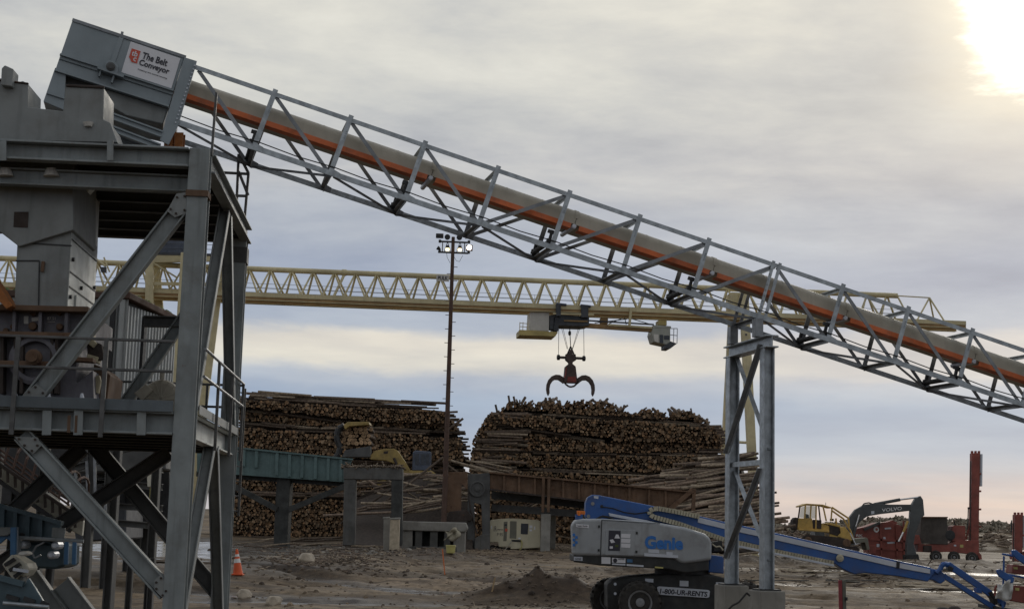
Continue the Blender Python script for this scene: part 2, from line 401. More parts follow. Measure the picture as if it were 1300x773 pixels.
for k in range(900):
    x = rnd(50, 200); y = rnd(330, 420); t = math.sin(math.pi * (y - 300) / 170) ** .7
    z = t * float(np.interp(x, HX, HP)) - .3; r = rnd(.5, 1.3); c0 = V((x, y, z))
    g = rnd(.7, 1.3); c = (.24 * g, .21 * g, .16 * g)
    for q in range(14):
        d = V((rnd(-1, 1), rnd(-1, 1), rnd(-.1, 1.2))); p = c0 + d * r * .8; e = r * .35
        a = V((rnd(-1, 1), rnd(-1, 1), rnd(-1, 1))).normalized() * e; b = a.orthogonal().normalized() * e
        br.add([p - a - b, p + a - b, p + a + b, p - a + b], [(0, 1, 2, 3)], c)
for k in range(1500):
    x = rnd(45, 150); y = rnd(302, 380); t = math.sin(math.pi * (y - 300) / 170) ** .7; z = t * float(np.interp(x, HX, HP)) - .1; L = rnd(.8, 3); d = V((rnd(-1, 1), rnd(-1, 1), rnd(-.15, .3))).normalized() * L
    g = rnd(.5, 1.3); br.tube(V((x, y, z)) - d, V((x, y, z)) + d, rnd(.08, .2), 4, c=(.2 * g, .15 * g, .11 * g), cc=(.3, .22, .15))
o = br.build('brush', 'wood_tint', kind='stuff')

# ------------------------------------------------------------------ sky, sun, camera
sd = ray(1322, 22).normalized(); SUN_EL = math.asin(sd.z); SUN_AZ = math.atan2(sd.x, sd.y)
def make_world():
    w = bpy.data.worlds.new('World'); S.world = w; w.use_nodes = True; nt = w.node_tree; nt.nodes.clear()
    out = N(nt, 'ShaderNodeOutputWorld'); bg = N(nt, 'ShaderNodeBackground'); nt.links.new(bg.outputs[0], out.inputs[0]); bg.inputs[1].default_value = .1
    sky = N(nt, 'ShaderNodeTexSky', sky_type='NISHITA'); sky.sun_disc = False; sky.sun_elevation = SUN_EL; sky.sun_rotation = SUN_AZ
    tc = N(nt, 'ShaderNodeTexCoord').outputs['Generated']
    sp = N(nt, 'ShaderNodeSeparateXYZ'); nt.links.new(tc, sp.inputs[0])
    def M(op, a, b=0.):
        n = N(nt, 'ShaderNodeMath', operation=op)
        for i, v in ((0, a), (1, b)):
            if isinstance(v, (int, float)): n.inputs[i].default_value = v
            else: nt.links.new(v, n.inputs[i])
        return n.outputs[0]
    el = M('ARCSINE', sp.outputs[2])
    zz = M('ADD', M('MAXIMUM', sp.outputs[2], 0.), .09)
    cb = N(nt, 'ShaderNodeCombineXYZ'); nt.links.new(M('DIVIDE', sp.outputs[0], zz), cb.inputs[0]); nt.links.new(M('DIVIDE', sp.outputs[1], zz), cb.inputs[1])
    pl = cb.outputs[0]
    nA = noise(nt, mapping(nt, pl, (.7, .8, 1)), 1.0, 9, .60, .15)        # broad cloud sheets
    nB = noise(nt, mapping(nt, pl, (1.6, 2.0, 1)), 1.9, 10, .64, .2)      # ripples
    nC = noise(nt, mapping(nt, tc, (4, 4, 26)), 1.2, 8, .6, .3)           # thin streaks low down
    nD = noise(nt, mapping(nt, tc, (11, 11, 30)), 1.6, 9, .6, .4)         # torn edge of the bright bank
    e2 = M('ADD', el, M('MULTIPLY', M('SUBTRACT', nC, .5), .020))
    e2 = M('ADD', e2, M('MULTIPLY', M('SUBTRACT', nD, .5), .014))
    cr = N(nt, 'ShaderNodeValToRGB'); nt.links.new(M('DIVIDE', e2, .6), cr.inputs[0]); cr.color_ramp.interpolation = 'EASE'
    def srgb(c): return tuple(((v / 255) / 12.92 if v < 10 else ((v / 255 + .055) / 1.055) ** 2.4) for v in c)
    stops = [(0.0, (176, 176, 184)), (1.2, (184, 180, 184)), (2.0, (172, 178, 190)), (3.4, (156, 171, 192)), (4.6, (147, 164, 188)), (5.5, (168, 177, 192)),
             (6.2, (208, 204, 196)), (7.0, (204, 199, 192)), (7.6, (162, 171, 187)), (9.5, (156, 165, 183)), (11.5, (164, 170, 182)), (13.5, (182, 183, 186)), (16, (196, 196, 193)), (20, (202, 201, 196)), (34, (175, 178, 184))]
    e = cr.color_ramp.elements
    for k, (a, c) in enumerate(stops):
        q = e[k] if k < 2 else e.new(R(a) / .6)
        q.position = R(a) / .6; q.color = (*srgb(c), 1)
    col = cr.outputs[0]
    # left cream bank only left of centre; right half keeps smoother lavender
    right = mr(nt, M('DIVIDE', sp.outputs[0], M('MAXIMUM', sp.outputs[1], .05)), .08, .26)
    band = M('MULTIPLY', mr(nt, e2, R(5.2), R(6.2)), M('SUBTRACT', 1., mr(nt, e2, R(7.0), R(8.0))))
    front = mr(nt, sp.outputs[1], 0., .3)
    col = mixc(nt, M('MULTIPLY', M('MULTIPLY', right, band), .55), col, srgb((178, 180, 190)))
    warm = M('MULTIPLY', mr(nt, nC, .42, .62), M('MULTIPLY', mr(nt, e2, R(0), R(1)), M('SUBTRACT', 1., mr(nt, e2, R(1.5), R(3)))))
    col = mixc(nt, M('MULTIPLY', warm, .5), col, srgb((206, 188, 184)))
    thick = mr(nt, el, R(8), R(13))
    sh = M('ADD', M('MULTIPLY', M('MULTIPLY', M('SUBTRACT', nA, .47), 1.45), mr(nt, el, R(2), R(11), .35, 1.)), M('MULTIPLY', M('MULTIPLY', M('SUBTRACT', nB, .5), .55), thick))
    g = M('ADD', 1., sh)
    tint = mixc(nt, mr(nt, g, .8, 1.2), (.95, .975, 1.03), (1.03, 1.015, .965))
    col = mixc(nt, 1., col, tint, 'MULTIPLY')
    vm = N(nt, 'ShaderNodeVectorMath', operation='SCALE'); nt.links.new(col, vm.inputs[0]); nt.links.new(M('MULTIPLY', g, 9.6), vm.inputs['Scale'])
    col = vm.outputs[0]
    # the half of the sky behind the camera is duller than the half with the sun in it
    vm3 = N(nt, 'ShaderNodeVectorMath', operation='SCALE'); nt.links.new(col, vm3.inputs[0]); nt.links.new(mr(nt, sp.outputs[1], -.5, .35, SKY_BACK, 1.), vm3.inputs['Scale'])
    col = mixc(nt, .955, sky.outputs[0], vm3.outputs[0])
    # sun breaking through the cloud
    dn = N(nt, 'ShaderNodeVectorMath', operation='DOT_PRODUCT'); nt.links.new(tc, dn.inputs[0]); dn.inputs[1].default_value = sd
    ang = M('ARCCOSINE', M('MINIMUM', dn.outputs['Value'], 1.))
    ang = M('ADD', ang, M('MULTIPLY', M('SUBTRACT', nB, .5), .075))
    core = M('SUBTRACT', 1., mr(nt, ang, R(1.2), R(3.2)))
    halo = M('POWER', M('SUBTRACT', 1., mr(nt, ang, R(.5), R(8.))), 2.2)
    wide = M('SUBTRACT', 1., mr(nt, ang, R(1), R(24)))
    def plus(base, f, c):
        s = N(nt, 'ShaderNodeVectorMath', operation='SCALE'); s.inputs[0].default_value = c; nt.links.new(f, s.inputs['Scale'])
        a = N(nt, 'ShaderNodeVectorMath', operation='ADD'); nt.links.new(base, a.inputs[0]); nt.links.new(s.outputs[0], a.inputs[1]); return a.outputs[0]
    col = plus(col, wide, (.30, .20, .04)); col = plus(col, halo, (4.2, 3.2, 1.5)); col = plus(col, core, (26, 23, 18))
    nt.links.new(col, bg.inputs[0])
SKY_BACK = .80
make_world()
sl = bpy.data.lights.new('sun', 'SUN'); sl.energy = .7; sl.angle = R(11); sl.color = (1, .93, .82)
so = bpy.data.objects.new('sun', sl); COL.objects.link(so); so.rotation_euler = (-sd).to_track_quat('-Z', 'Y').to_euler()
cd = bpy.data.cameras.new('camera'); cam = bpy.data.objects.new('camera', cd); COL.objects.link(cam); S.camera = cam
cd.sensor_fit = 'HORIZONTAL'; cd.sensor_width = 36; cd.lens = 36 * F / 1300; cd.clip_start = .5; cd.clip_end = 20000
cam.matrix_world = Matrix(((_r.x, _u.x, -_f.x, CAM.x), (_r.y, _u.y, -_f.y, CAM.y), (_r.z, _u.z, -_f.z, CAM.z), (0, 0, 0, 1)))
S.view_settings.view_transform = 'Standard'; S.view_settings.look = 'None'; S.view_settings.exposure = .14; S.view_settings.gamma = 1; S.view_settings.use_curve_mapping = False
S.render.engine = 'CYCLES'; S.cycles.use_denoising = True
try: S.cycles.denoiser = 'OPENIMAGEDENOISE'
except Exception: pass
S.cycles.max_bounces = 5; S.cycles.diffuse_bounces = 3; S.cycles.glossy_bounces = 3; S.cycles.caustics_reflective = False; S.cycles.caustics_refractive = False

# ------------------------------------------------------------------ the inclined conveyor
cO = P(250, 87, 28.5); cd_ = V((.942919, .222028, -.248207)); cw = V((-.222028, .942919, 0)).normalized(); cn = cw.cross(cd_); cn = cn if cn.z > 0 else -cn
PL, TT, WW, NN = 1.5774, 1.17, 1.4, 19
def CV(s, w, n): return cO + cd_ * s + cw * w + cn * n
def cpx(px, py, w=-.12): return RP(px, py, cO + cw * w, cw)
conv = thing('belt_conveyor', V((cO.x + 9, cO.y + 2, 0)), 'long galvanized truss conveyor sloping down to the right with grey hood and orange guards', 'conveyor')
def truss():
    for w, nm in ((0, 'near'), (WW, 'far')):
        MB().beam(CV(-.25, w, 0), CV(NN * PL, w, 0), .09, .09, cn, 'L', .016).build('top_chord', 'galvanized', conv)
        MB().beam(CV(-.25, w, -TT), CV(NN * PL, w, -TT), .10, .11, cn, 'L', .016).build('bottom_chord', 'galvanized', conv)
        for i in range(1, NN + 1):
            s = i * PL; spl = i in (8, 16)
            b = MB()
            if spl:
                for q in (-.075, .075): b.beam(CV(s + q, w, .08), CV(s + q - .04, w, -TT - .05), .11, .07, cd_, 'L', .014)
                for k in range(9): b.tube(CV(s - .10, w - .06, -.1 - k * .12), CV(s - .10, w - .075, -.1 - k * .12), .014, 6)
            else:
                b.beam(CV(s, w, .10), CV(s - .06, w, -TT - .03), .10, .10, cd_, 'L', .014)
                b.prism([CV(s - .06, w - .06, -TT + .10), CV(s + .12, w - .06, -TT + .06), CV(s + .12, w - .06, -TT - .05), CV(s - .20, w - .06, -TT - .05)], cw * .012)
                for k in range(4): b.tube(CV(s, w - .05, -.25 - k * .045), CV(s, w - .068, -.25 - k * .045), .013, 6)
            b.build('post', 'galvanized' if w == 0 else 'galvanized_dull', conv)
        for i in range(NN):
            a, c = i * PL, (i + 1) * PL
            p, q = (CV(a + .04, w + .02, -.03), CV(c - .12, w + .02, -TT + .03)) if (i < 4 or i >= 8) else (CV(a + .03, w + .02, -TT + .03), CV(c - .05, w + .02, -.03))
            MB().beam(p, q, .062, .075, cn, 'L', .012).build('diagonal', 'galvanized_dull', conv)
    for i in range(0, NN + 1):
        s = i * PL
        MB().beam(CV(s - .06, 0, -TT - .02), CV(s - .06, WW, -TT - .02), .085, .085, cn, 'L', .014).build('bottom_strut', 'galvanized_dull', conv)
        if i: MB().beam(CV(s - .02, .03, -.02), CV(s - .02, WW, -.02), .07, .07, cn, 'L', .012).build('top_strut', 'galvanized', conv)
        if i < NN:
            a, b = (0, WW) if i % 2 == 0 else (WW, 0)
            MB().beam(CV(s, a, -TT - .045), CV(s + PL, b, -TT - .045), .065, .05, cn, 'L', .012).build('bottom_lacing', 'galvanized_dull', conv)
truss()
hp = []
for k in range(17):
    t = math.pi * k / 16; cs_ = math.cos(t); hp.append((.70 - .46 * math.copysign(abs(cs_) ** .55, cs_), -.36 + .225 * math.sin(t) ** .75))
prof = [(.235, -.485)] + hp + [(1.165, -.485)]
k = 0; s0 = -.45
for i in range(7):
    s1 = min(NN * PL, (2 + 2 * i + (1 if i == 0 else 1)) * PL + .35); 
    hd = MB().prism([CV(s0, w, n) for w, n in prof], cd_ * (s1 - s0 - .012)).build('hood', 'hood_grey', conv)
    MB().prism([CV(s1 - .05, .70 + (w - .70) * 1.025, n * 1 + .012) for w, n in hp], cd_ * .085).build('hood_joint', 'hood_grey', hd)
    gd = MB().box(CV((s0 + s1) / 2, .205, -.545), cd_ * ((s1 - s0) / 2 - .09), cw * .012, cn * .052); gd.box(CV((s0 + s1) / 2, .33, -.585), cd_ * ((s1 - s0) / 2 - .09), cw * .13, cn * .010)
    gd.build('belt_guard', 'guard_orange', conv)
    ss = s0 + PL / 2
    while ss < s1 - .2:
        MB().prism([CV(ss, .70 + (w - .70) * 1.012, n + .004) for w, n in hp], cd_ * .025).build('sheet_seam', 'hood_grey', hd)
        ss += PL / 2
    rl = MB().lathe(CV(s1 - .01, .22, -.53), cw, [(0, .03), (.01, .05), (.95, .05), (.96, .03)], 14).build('carry_roller', 'zinc_white', conv)
    s0 = s1
for i in range(1, NN, 2):
    s = i * PL - .12
    rr = MB().tube(CV(s, .10, -1.06), CV(s, 1.30, -1.06), .055, 14).build('return_roller', 'rubber', conv)
    for w in (.06, 1.34):
        MB().box(CV(s, w, -.97), cd_ * .03, cw * .025, cn * .17).box(CV(s, w, -.84), cd_ * .085, cw * .03, cn * .035).box(CV(s, w, -1.05), cd_ * .06, cw * .04, cn * .05).build('roller_bracket', 'black_steel', rr)
# --- drive head
W0, WB = -.14, 1.68
def head(pts, w=W0, th=WB): return MB().prism([cpx(a, b, w) for a, b in pts], cw * th)
hb = head([(92, 26), (234, 73), (219, 121), (75, 75)]).build('head_box', 'head_paint', conv, bevel=.012)
MB().beam(cpx(92, 26) - cw * .02, cpx(236, 73.6) - cw * .02, .05, .06, cn, 'L', .012).build('top_angle', 'galvanized_dull', hb)
MB().beam(cpx(154, 48, W0 - .012), cpx(137, 96, W0 - .012), .09, .02, cw).build('joint_strip', 'head_paint', hb)
MB().beam(cpx(155.5, 41), cpx(154, 48), .05, .05, cd_).build('lifting_lug', 'galvanized_dull', hb)
b = MB().beam(cpx(73, 80, W0), cpx(217, 126, W0), .14, .36, cn, 'C', .03); b.beam(cpx(73, 80, W0 + WB), cpx(217, 126, W0 + WB), .14, .36, cn, 'C', .03)
b.build('head_channel', 'head_paint', conv)
head([(70, 86), (84, 91), (81, 140), (55, 129)], W0, WB).build('discharge_chute', 'head_paint', conv, bevel=.01)
MB().beam(cpx(60, 118, W0 - .02), cpx(82, 125, W0 - .02), .05, .04, cn).build('chute_rib', 'head_paint', conv)
head([(64, 113), (82, 92), (206, 132), (200, 152)], W0 + .2, WB - .4).build('belt_pan', 'tower_dark', conv)
MB().tube(CV(-4.4, 0, -1.0), CV(-4.4, 1.4, -1.0), .32, 24).build('head_pulley', 'rubber', conv)
# the curved underside of the hopper
head([(132, 112), (214, 138), (207, 158), (160, 147), (134, 132)], W0 + .1, WB - .2).build('dribble_pan', 'chute_paint', conv, bevel=.03, seg=3)
for w in (W0, W0 + WB):
    MB().beam(cpx(120, 140, W0) + cw * (w - W0), cpx(206, 171, W0) + cw * (w - W0), .12, .13, cn, 'I', .03).build('lower_chord', 'head_paint', conv)
    MB().beam(cpx(140, 163, W0) + cw * (w - W0), cpx(203, 187, W0) + cw * (w - W0), .12, .12, cn, 'I', .03).build('lower_chord', 'head_paint', conv)
MB().beam(cpx(159, 138, .5), cpx(173, 150, .5), .5, .25, cn).build('pan_support', 'galvanized_dull', conv)
fp = head([(234, 73), (250, 78), (226, 160), (214, 184), (203, 178)], W0 - .03, .05).build('end_plate', 'head_paint', conv)
head([(234, 73), (250, 78), (226, 160), (214, 184), (203, 178)], W0 + WB + .02, .05).build('end_plate', 'head_paint', conv)
b = MB()
for k in range(16):
    t = k / 15; p = cpx(247 - 24 * t, 84 + 72 * t, W0 - .03); b.tube(p, p - cw * .03, .016, 6)
b.build('bolt_row', 'zinc_white', fp)
MB().beam(cpx(248, 80, W0 + .05), cpx(225, 158, W0 + .05), .12, .05, cd_, 'L', .014).build('end_angle', 'galvanized', fp)
brg = MB().prism([cpx(a, b_, W0 - .16) for a, b_ in ((131, 91), (134, 80), (138, 76.5), (146, 79), (150, 84), (149, 96))], cw * .14).build('bearing', 'head_paint', conv, bevel=.015)
MB().lathe(cpx(140.5, 85, W0 - .17), -cw, [(0, .085), (.03, .085), (.05, .05), (.06, .05)], 18).build('bearing_cap', 'tower_dark', brg)
MB().beam(cpx(124, 87, W0 - .1), cpx(157, 98.5, W0 - .1), .16, .05, cn).build('bearing_shelf', 'head_paint', brg)
b = MB().beam(cpx(128, 90, W0 - .06), cpx(126, 98, W0 - .06), .03, .12, cw); b.beam(cpx(145, 96, W0 - .06), cpx(142, 106, W0 - .06), .03, .12, cw); b.build('shelf_bracket', 'head_paint', brg)
# sign with its lettering
sTL, sTR, sBL, sBR = [cpx(a, b_, W0 - .02) for a, b_ in ((166, 53), (229, 74.5), (154, 92), (217.5, 112.5))]
MB().prism([sTL, sTR, sBR, sBL], cw * .02).build('sign_panel', 'sign_white', conv)
sign = bpy.data.objects['sign_panel']
ex = (sBR - sBL).normalized(); ey = (sTL - sBL); sh_ = ey.length; ey = (ey - ex * ey.dot(ex)).normalized(); sw_ = (sBR - sBL).length
sN = ex.cross(ey); so_ = sBL + sN * .002
def sp(u, v): return sBL + (sBR - sBL) * u + (sTL - sBL) * v + sN * .006
MB().prism([sp(.09, .47), sp(.09 + .035, .40), sp(.235, .40), sp(.235, .80), sp(.06, .80), sp(.055, .52)], sN * .006).build('logo_tile', 'sign_red', sign)
text('logo_letters', 'tb', 'sign_white', sign, sp(.085, .585) + sN * .008, ex, ey, width=sw_ * .115, height=sh_ * .17, bold=.02)
text('logo_letters', 'c', 'sign_white', sign, sp(.145, .44) + sN * .008, ex, ey, width=sw_ * .06, height=sh_ * .12, bold=.02)
text('sign_lettering', 'The Belt', 'ink', sign, sp(.29, .60), ex, ey, width=sw_ * .50, height=sh_ * .21, bold=.025)
text('sign_lettering', 'Conveyor', 'ink', sign, sp(.27, .33), ex, ey, width=sw_ * .60, height=sh_ * .24, bold=.025)
text('sign_lettering', 'Keeping the world moving', 'ink', sign, sp(.285, .22), ex, ey, width=sw_ * .58, height=sh_ * .05)
for a, b_ in ((213, 166), (226, 170)):
    ped = MB()
    p = cpx(a + 3, b_, .1); q = V((p.x, p.y, P(240, 188, 24).z)); ped.beam(q, p, .16, .2, Y3, 'I', .03); ped.build('head_pedestal', 'rust_orange', conv)

# --- its trestle
tn = thing('conveyor_trestle', V((CV(8 * PL, .7, 0).x, CV(8 * PL, .7, 0).y, 0)), 'galvanized two legged trestle with cross bracing under the truss conveyor', 'trestle')
tA = RP(974, 430, CV(8 * PL, -.2, 0), cd_.cross(cn).cross(Z3) if False else cw); tAx = V((tA.x, tA.y, 0)); tB = tAx + cw * 1.92
ztop = RP(974, 424, tAx, cw).z - .05; zA = RP(973, 749, tAx, cw).z; zB = RP(925, 742, tB, cw).z
hd_ = V((cd_.x, cd_.y, 0)).normalized()
for p, zb in ((tAx, zA), (tB, zB)):
    MB().beam(p + Z3 * zb, p + Z3 * (ztop - .25),   .24, .24, hd_, 'I', .03).build('column', 'galvanized', tn, bevel=.006, seg=1)
    MB().box(p + Z3 * (zb + .012), hd_ * .23, cw * .20, Z3 * .02).build('base_plate', 'black_steel', tn)
MB().beam(tAx - cw * .28 + Z3 * (ztop - .125), tB + cw * .22 + Z3 * (ztop - .125), .28, .26, Z3, 'I', .03).build('cap_beam', 'galvanized', tn, bevel=.006, seg=1)
for w_ in (0, WW):
    p = CV(8 * PL - .1, w_, -TT - .05); p2 = V((p.x, p.y, ztop))
    MB().box((p + p2) / 2, hd_ * .09, cw * .10, Z3 * max(.03, (p.z - p2.z) / 2)).build('bearing_block', 'galvanized_dull', tn, bevel=.01)
def zt(t, z0): return z0 + (ztop - .25 - z0) * t
off = -hd_ * .05
lv = [(.03, .50), (.53, .97)]
z0 = (zA + zB) / 2
def zpy(py): return RP(950, py, tAx + cw * .9, cw).z
for (pa, pb) in ((712, 598), (575, 445)):
    za, zb = zpy(pa), zpy(pb)
    MB().beam(tB + Z3 * za + off * 3, tAx + Z3 * zb + off * 3, .11, .11, cd_, 'L', .016).build('cross_brace', 'galvanized_dull', tn)
    MB().beam(tB + Z3 * zb - off * 1, tAx + Z3 * za - off * 1, .11, .11, cd_, 'L', .016).build('cross_brace', 'galvanized', tn)
MB().beam(tB + Z3 * zpy(588), tAx + Z3 * zpy(588), .11, .11, Z3, 'L', .016).build('tie', 'galvanized', tn)
for p, zb, nm in ((tAx, zA, 'nearer'), (tB, zB, 'farther')):
    f = MB().box(V((p.x, p.y, (zb - .4) / 2)), hd_ * .27, cw * .33, Z3 * (zb + .4) / 2).build('footing', 'concrete', bevel=.02, o=(p.x, p.y, 0))
    tag(f, 'square concrete footing under the %s trestle leg' % nm, 'footing')

# ------------------------------------------------------------------ transfer tower at the left
tw_a = R(4.2); tu = V((math.cos(tw_a), math.sin(tw_a), 0)); tv = V((-math.sin(tw_a), math.cos(tw_a), 0))
p = P(249, 300, 24); tO = V((p.x, p.y, 0)); TD = 6.3; TWID = 7.0
def T(u, v, z): return tO + tu * u + tv * v + Z3 * z
def tpx(px, py, v=0.): return RP(px, py, tO + tv * v, tv)
def tz(px, py, v=0.): return tpx(px, py, v).z
ZU = tz(238, 187, -.2); ZL = tz(215, 522, -.2)
tower = thing('transfer_tower', tO + tu * (-3) + tv * 3, 'grey painted steel tower with two decks and diagonal braces under the conveyor head', 'steel tower')
TP = 'tower_paint'
def tb(name, p, q, w=.16, h=.24, side=None, kind='I', t=.025, m=TP, par=tower, bev=.006): return MB().beam(p, q, w, h, side, kind, t).build(name, m, par, bevel=bev, seg=1)
for u in (0, -TWID):
    for v in (0, TD):
        tb('column', T(u, v, -.3), T(u, v, ZU - (.0 if v == 0 else .3)), .33, .34, tv, 'I', .04)
MB().box(T(0, -.02, tz(240, 248)), tu * .18, tv * .19, Z3 * .05).build('splice_plate', 'rust', tower)
MB().box(T(0, TD, tz(300, 325, TD)), tu * .19, tv * .19, Z3 * .16).build('splice_plate', 'tower_dark', tower)
# upper deck
tb('edge_beam', T(-TWID - 1, -.14, ZU - .17), T(-.17, -.14, ZU - .17), .22, .32, Z3, 'C', .035)
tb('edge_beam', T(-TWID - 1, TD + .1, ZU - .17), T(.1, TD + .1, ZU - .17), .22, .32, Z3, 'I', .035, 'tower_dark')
tb('edge_beam', T(.12, .18, ZU - .17), T(.12, TD + .25, ZU - .17), .20, .32, Z3, 'I', .03)
tb('inner_beam', T(-TWID - 1, .25, ZU - .52), T(-.2, .25, ZU - .52), .2, .28, Z3, 'I', .03)
for k in range(1, 7):
    v = k * TD / 7
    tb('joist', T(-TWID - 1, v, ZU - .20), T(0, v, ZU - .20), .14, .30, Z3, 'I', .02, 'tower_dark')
for (a, b_) in (((184, 203), (212, 240)), ((118, 215), (142, 240)), ((200, 222), (228, 252))):
    tb('deck_brace', tpx(*a, 1.2) , tpx(*b_, 3.2), .08, .08, Z3, 'L', .015, 'tower_dark')
MB().box(T(-TWID / 2 - .4, TD / 2 + .1, ZU - .02), tu * (TWID / 2 + .5), tv * (TD / 2 + .2), Z3 * .012).build('deck_plate', 'tower_dark', tower)  # underside shade put into the plate's dark colour
# lower deck
tb('toe_plate', T(-TWID - 1, -.30, ZL + .07), T(-.16, -.30, ZL + .07), .03, .18, Z3, 'box', m='slate_paint')
tb('edge_beam', T(-TWID - 1, -.12, ZL - .19), T(-.17, -.12, ZL - .19), .24, .36, Z3, 'C', .035)
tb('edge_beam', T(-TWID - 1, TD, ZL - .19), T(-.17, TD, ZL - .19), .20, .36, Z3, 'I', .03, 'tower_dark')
tb('edge_beam', T(.02, .17, ZL - .19), T(.02, TD - .17, ZL - .19), .20, .42, Z3, 'C', .03, 'chute_pale')
tb('toe_plate', T(.18, .2, ZL + .07), T(.18, TD, ZL + .07), .02, .15, Z3, 'box', m='chute_paint')
for k in range(1, 6):
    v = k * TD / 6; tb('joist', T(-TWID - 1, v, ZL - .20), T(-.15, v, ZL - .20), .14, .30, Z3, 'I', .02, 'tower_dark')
MB().box(T(-TWID / 2 - .5, TD / 2, ZL), tu * (TWID / 2 + .5), tv * (TD / 2 + .1), Z3 * .012).build('deck_plate', 'tower_dark', tower)
# braces, front frame then rear frame then the right-hand side
tb('brace', tpx(238, 254, -.05), tpx(34, 516, -.05), .20, .28, tu, 'I', .03)
tb('brace', tpx(28, 551, -.05), tpx(212, 752, -.05), .20, .28, tu, 'I', .03)
tb('brace', tpx(236, 400, TD), tpx(150, 525, TD), .2, .24, tu, 'I', .03)
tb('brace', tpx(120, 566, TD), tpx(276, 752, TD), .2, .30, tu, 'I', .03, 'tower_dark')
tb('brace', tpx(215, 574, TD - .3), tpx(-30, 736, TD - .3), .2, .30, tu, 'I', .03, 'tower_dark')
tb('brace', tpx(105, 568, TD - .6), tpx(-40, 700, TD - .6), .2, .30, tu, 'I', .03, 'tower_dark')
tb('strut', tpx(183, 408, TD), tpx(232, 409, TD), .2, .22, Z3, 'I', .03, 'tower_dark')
def side(v, z, u=.05): return T(u, v, z)
zq = lambda a, b_, v: RP(a, b_, T(.05, v, 0), tu).z
tb('side_brace', side(TD * .5, ZU - .35), side(.25, ZL + .1), .18, .20, tu, 'I', .022, 'chute_paint')
tb('side_brace', side(TD * .55, ZU - .35), side(TD - .2, ZL + .1), .18, .20, tu, 'I', .022)
tb('side_brace', side(TD * .46, ZL - .4), side(.2, .9), .18, .20, tu, 'I', .022, 'chute_paint')
tb('side_brace', side(TD * .54, ZL - .4), side(TD - .25, .2), .18, .20, tu, 'I', .022)
# handrails
rm = 'rail_steel'
for z in (ZL + .62, ZL + 1.10): tb('handrail', T(-TWID, -.33, z), T(-.2, -.33, z), .045, .045, None, 'box', m=rm, bev=.01)
for px in (18, 131): 
    q = tpx(px, 500, -.35); MB().beam(V((q.x, q.y, ZL - .45)), V((q.x, q.y, ZL + 1.1)), .05, .07, tu, 'box').build('rail_post', rm, tower)
for z in (ZL + .60, ZL + 1.05):
    MB().tube(T(.24, .1, z), T(.24, TD + .1, z), .025, 8).build('handrail', 'galvanized_dull', tower)
    MB().tube(T(-2.4, TD + .15, z - .02), T(.2, TD + .15, z - .02), .025, 8).build('handrail', rm, tower)
for v in (2.1, 4.3, 6.3): MB().beam(T(.24, v, ZL - .5), T(.24, v, ZL + 1.05), .05, .05, tu).build('rail_post', rm, tower)
for u in (-1.6, -.5): MB().beam(T(u, TD + .15, ZL - .1), T(u, TD + .15, ZL + 1.05), .05, .05, tu).build('rail_post', rm, tower)
MB().beam(T(.18, -.05, ZU - .1), T(.20, -.05, ZU + .98), .04, .04, tu).build('rail_post', rm, tower)
# caged ladder frame at the far corner of the upper deck
lx = [(303, 196), (315, 221), (309, 283), (301, 265)]
LV = TD - .3
def lp(a, b_): return tpx(a, b_, LV)
for q in (((303, 196), (300, 268)), ((315.5, 220), (310, 284)), ((303, 196), (315.5, 220)), ((278, 219), (314, 221)), ((292, 248.5), (313, 249)), ((303, 218), (315, 248))):
    MB().tube(lp(*q[0]), lp(*q[1]), .03, 6).build('ladder_cage_bar', rm, tower)
q = tpx(303, 480, TD + .2)
for dx in (0, .30): MB().beam(V((q.x + dx * .3, q.y + dx, ZL - 1.6)), V((q.x + dx * .3, q.y + dx, ZL + 1.0)), .05, .05, tu).build('ladder_rail', rm, tower)
for z in np.arange(ZL - 1.5, ZL + .9, .3): MB().tube(V((q.x, q.y, z)), V((q.x + .09, q.y + .30, z)), .014, 5).build('ladder_rung', rm, tower)
MB().prism([tpx(96, 222, .6), tpx(112, 218.5, .6), tpx(125, 228, .6), tpx(111, 244, .6)], tv * .25).build('junction_box', 'chute_pale', tower, bevel=.01)
for px in (7, 65): MB().tube(tpx(px, 214, .2), tpx(px, 224, .2), .08, 10, .13).build('deck_lamp', 'panel_white', tower)

# chute that drops from the upper deck
ch = thing('steel_chute', T(-2.6, .6, 0), 'dark grey steel drop chute with stepped top hopper and lighter right flank', 'chute')
def tprism(pts, v, th, name, m, par, bev=.01): return MB().prism([tpx(a, b_, v) for a, b_ in pts], tv * th).build(name, m, par, bevel=bev, seg=1)
tprism([(-60, 98), (16, 100), (18, 106), (29, 103), (36, 107), (35, 136), (80, 141.5), (83, 110), (132, 112), (131, 152), (140, 156), (149, 181), (-60, 177)], .15, .9, 'hopper_top', 'chute_paint', ch)
tprism([(-60, 96), (36, 107), (36, 105), (-60, 94)], .12, .05, 'hopper_rim', 'rust_dark', ch)
tprism([(83, 110), (132, 112.5), (132, 109), (83, 107)], .12, .05, 'hopper_rim', 'rust_dark', ch)
tprism([(1, 108), (15, 110), (17, 88), (6, 83), (2, 87)], 0, .35, 'hopper_lug', 'chute_paint', ch)
MB().tube(tpx(112, 156, .12), tpx(112, 161, .12), .09, 10, .06).build('hook_eye', 'panel_white', ch)
tprism([(-60, 205), (95, 206), (93, 225), (93, 292), (24, 313), (2, 296), (-60, 250)], .6, 1.9, 'funnel', 'chute_paint', ch)
p0, p1 = tpx(21, 225, .75), tpx(93, 225, .75); zb = tz(60, 393, .75)
sh0, sh1 = tpx(23, 290, .7), tpx(91, 290, .7); s2, s3 = tpx(18, 394, .7), tpx(84, 393, .7)
stk = MB().prism([tpx(93, 215, .7), sh1, s3, s2, sh0, tpx(24, 215, .7)], tv * 2.2).build('shaft', 'chute_paint', ch)
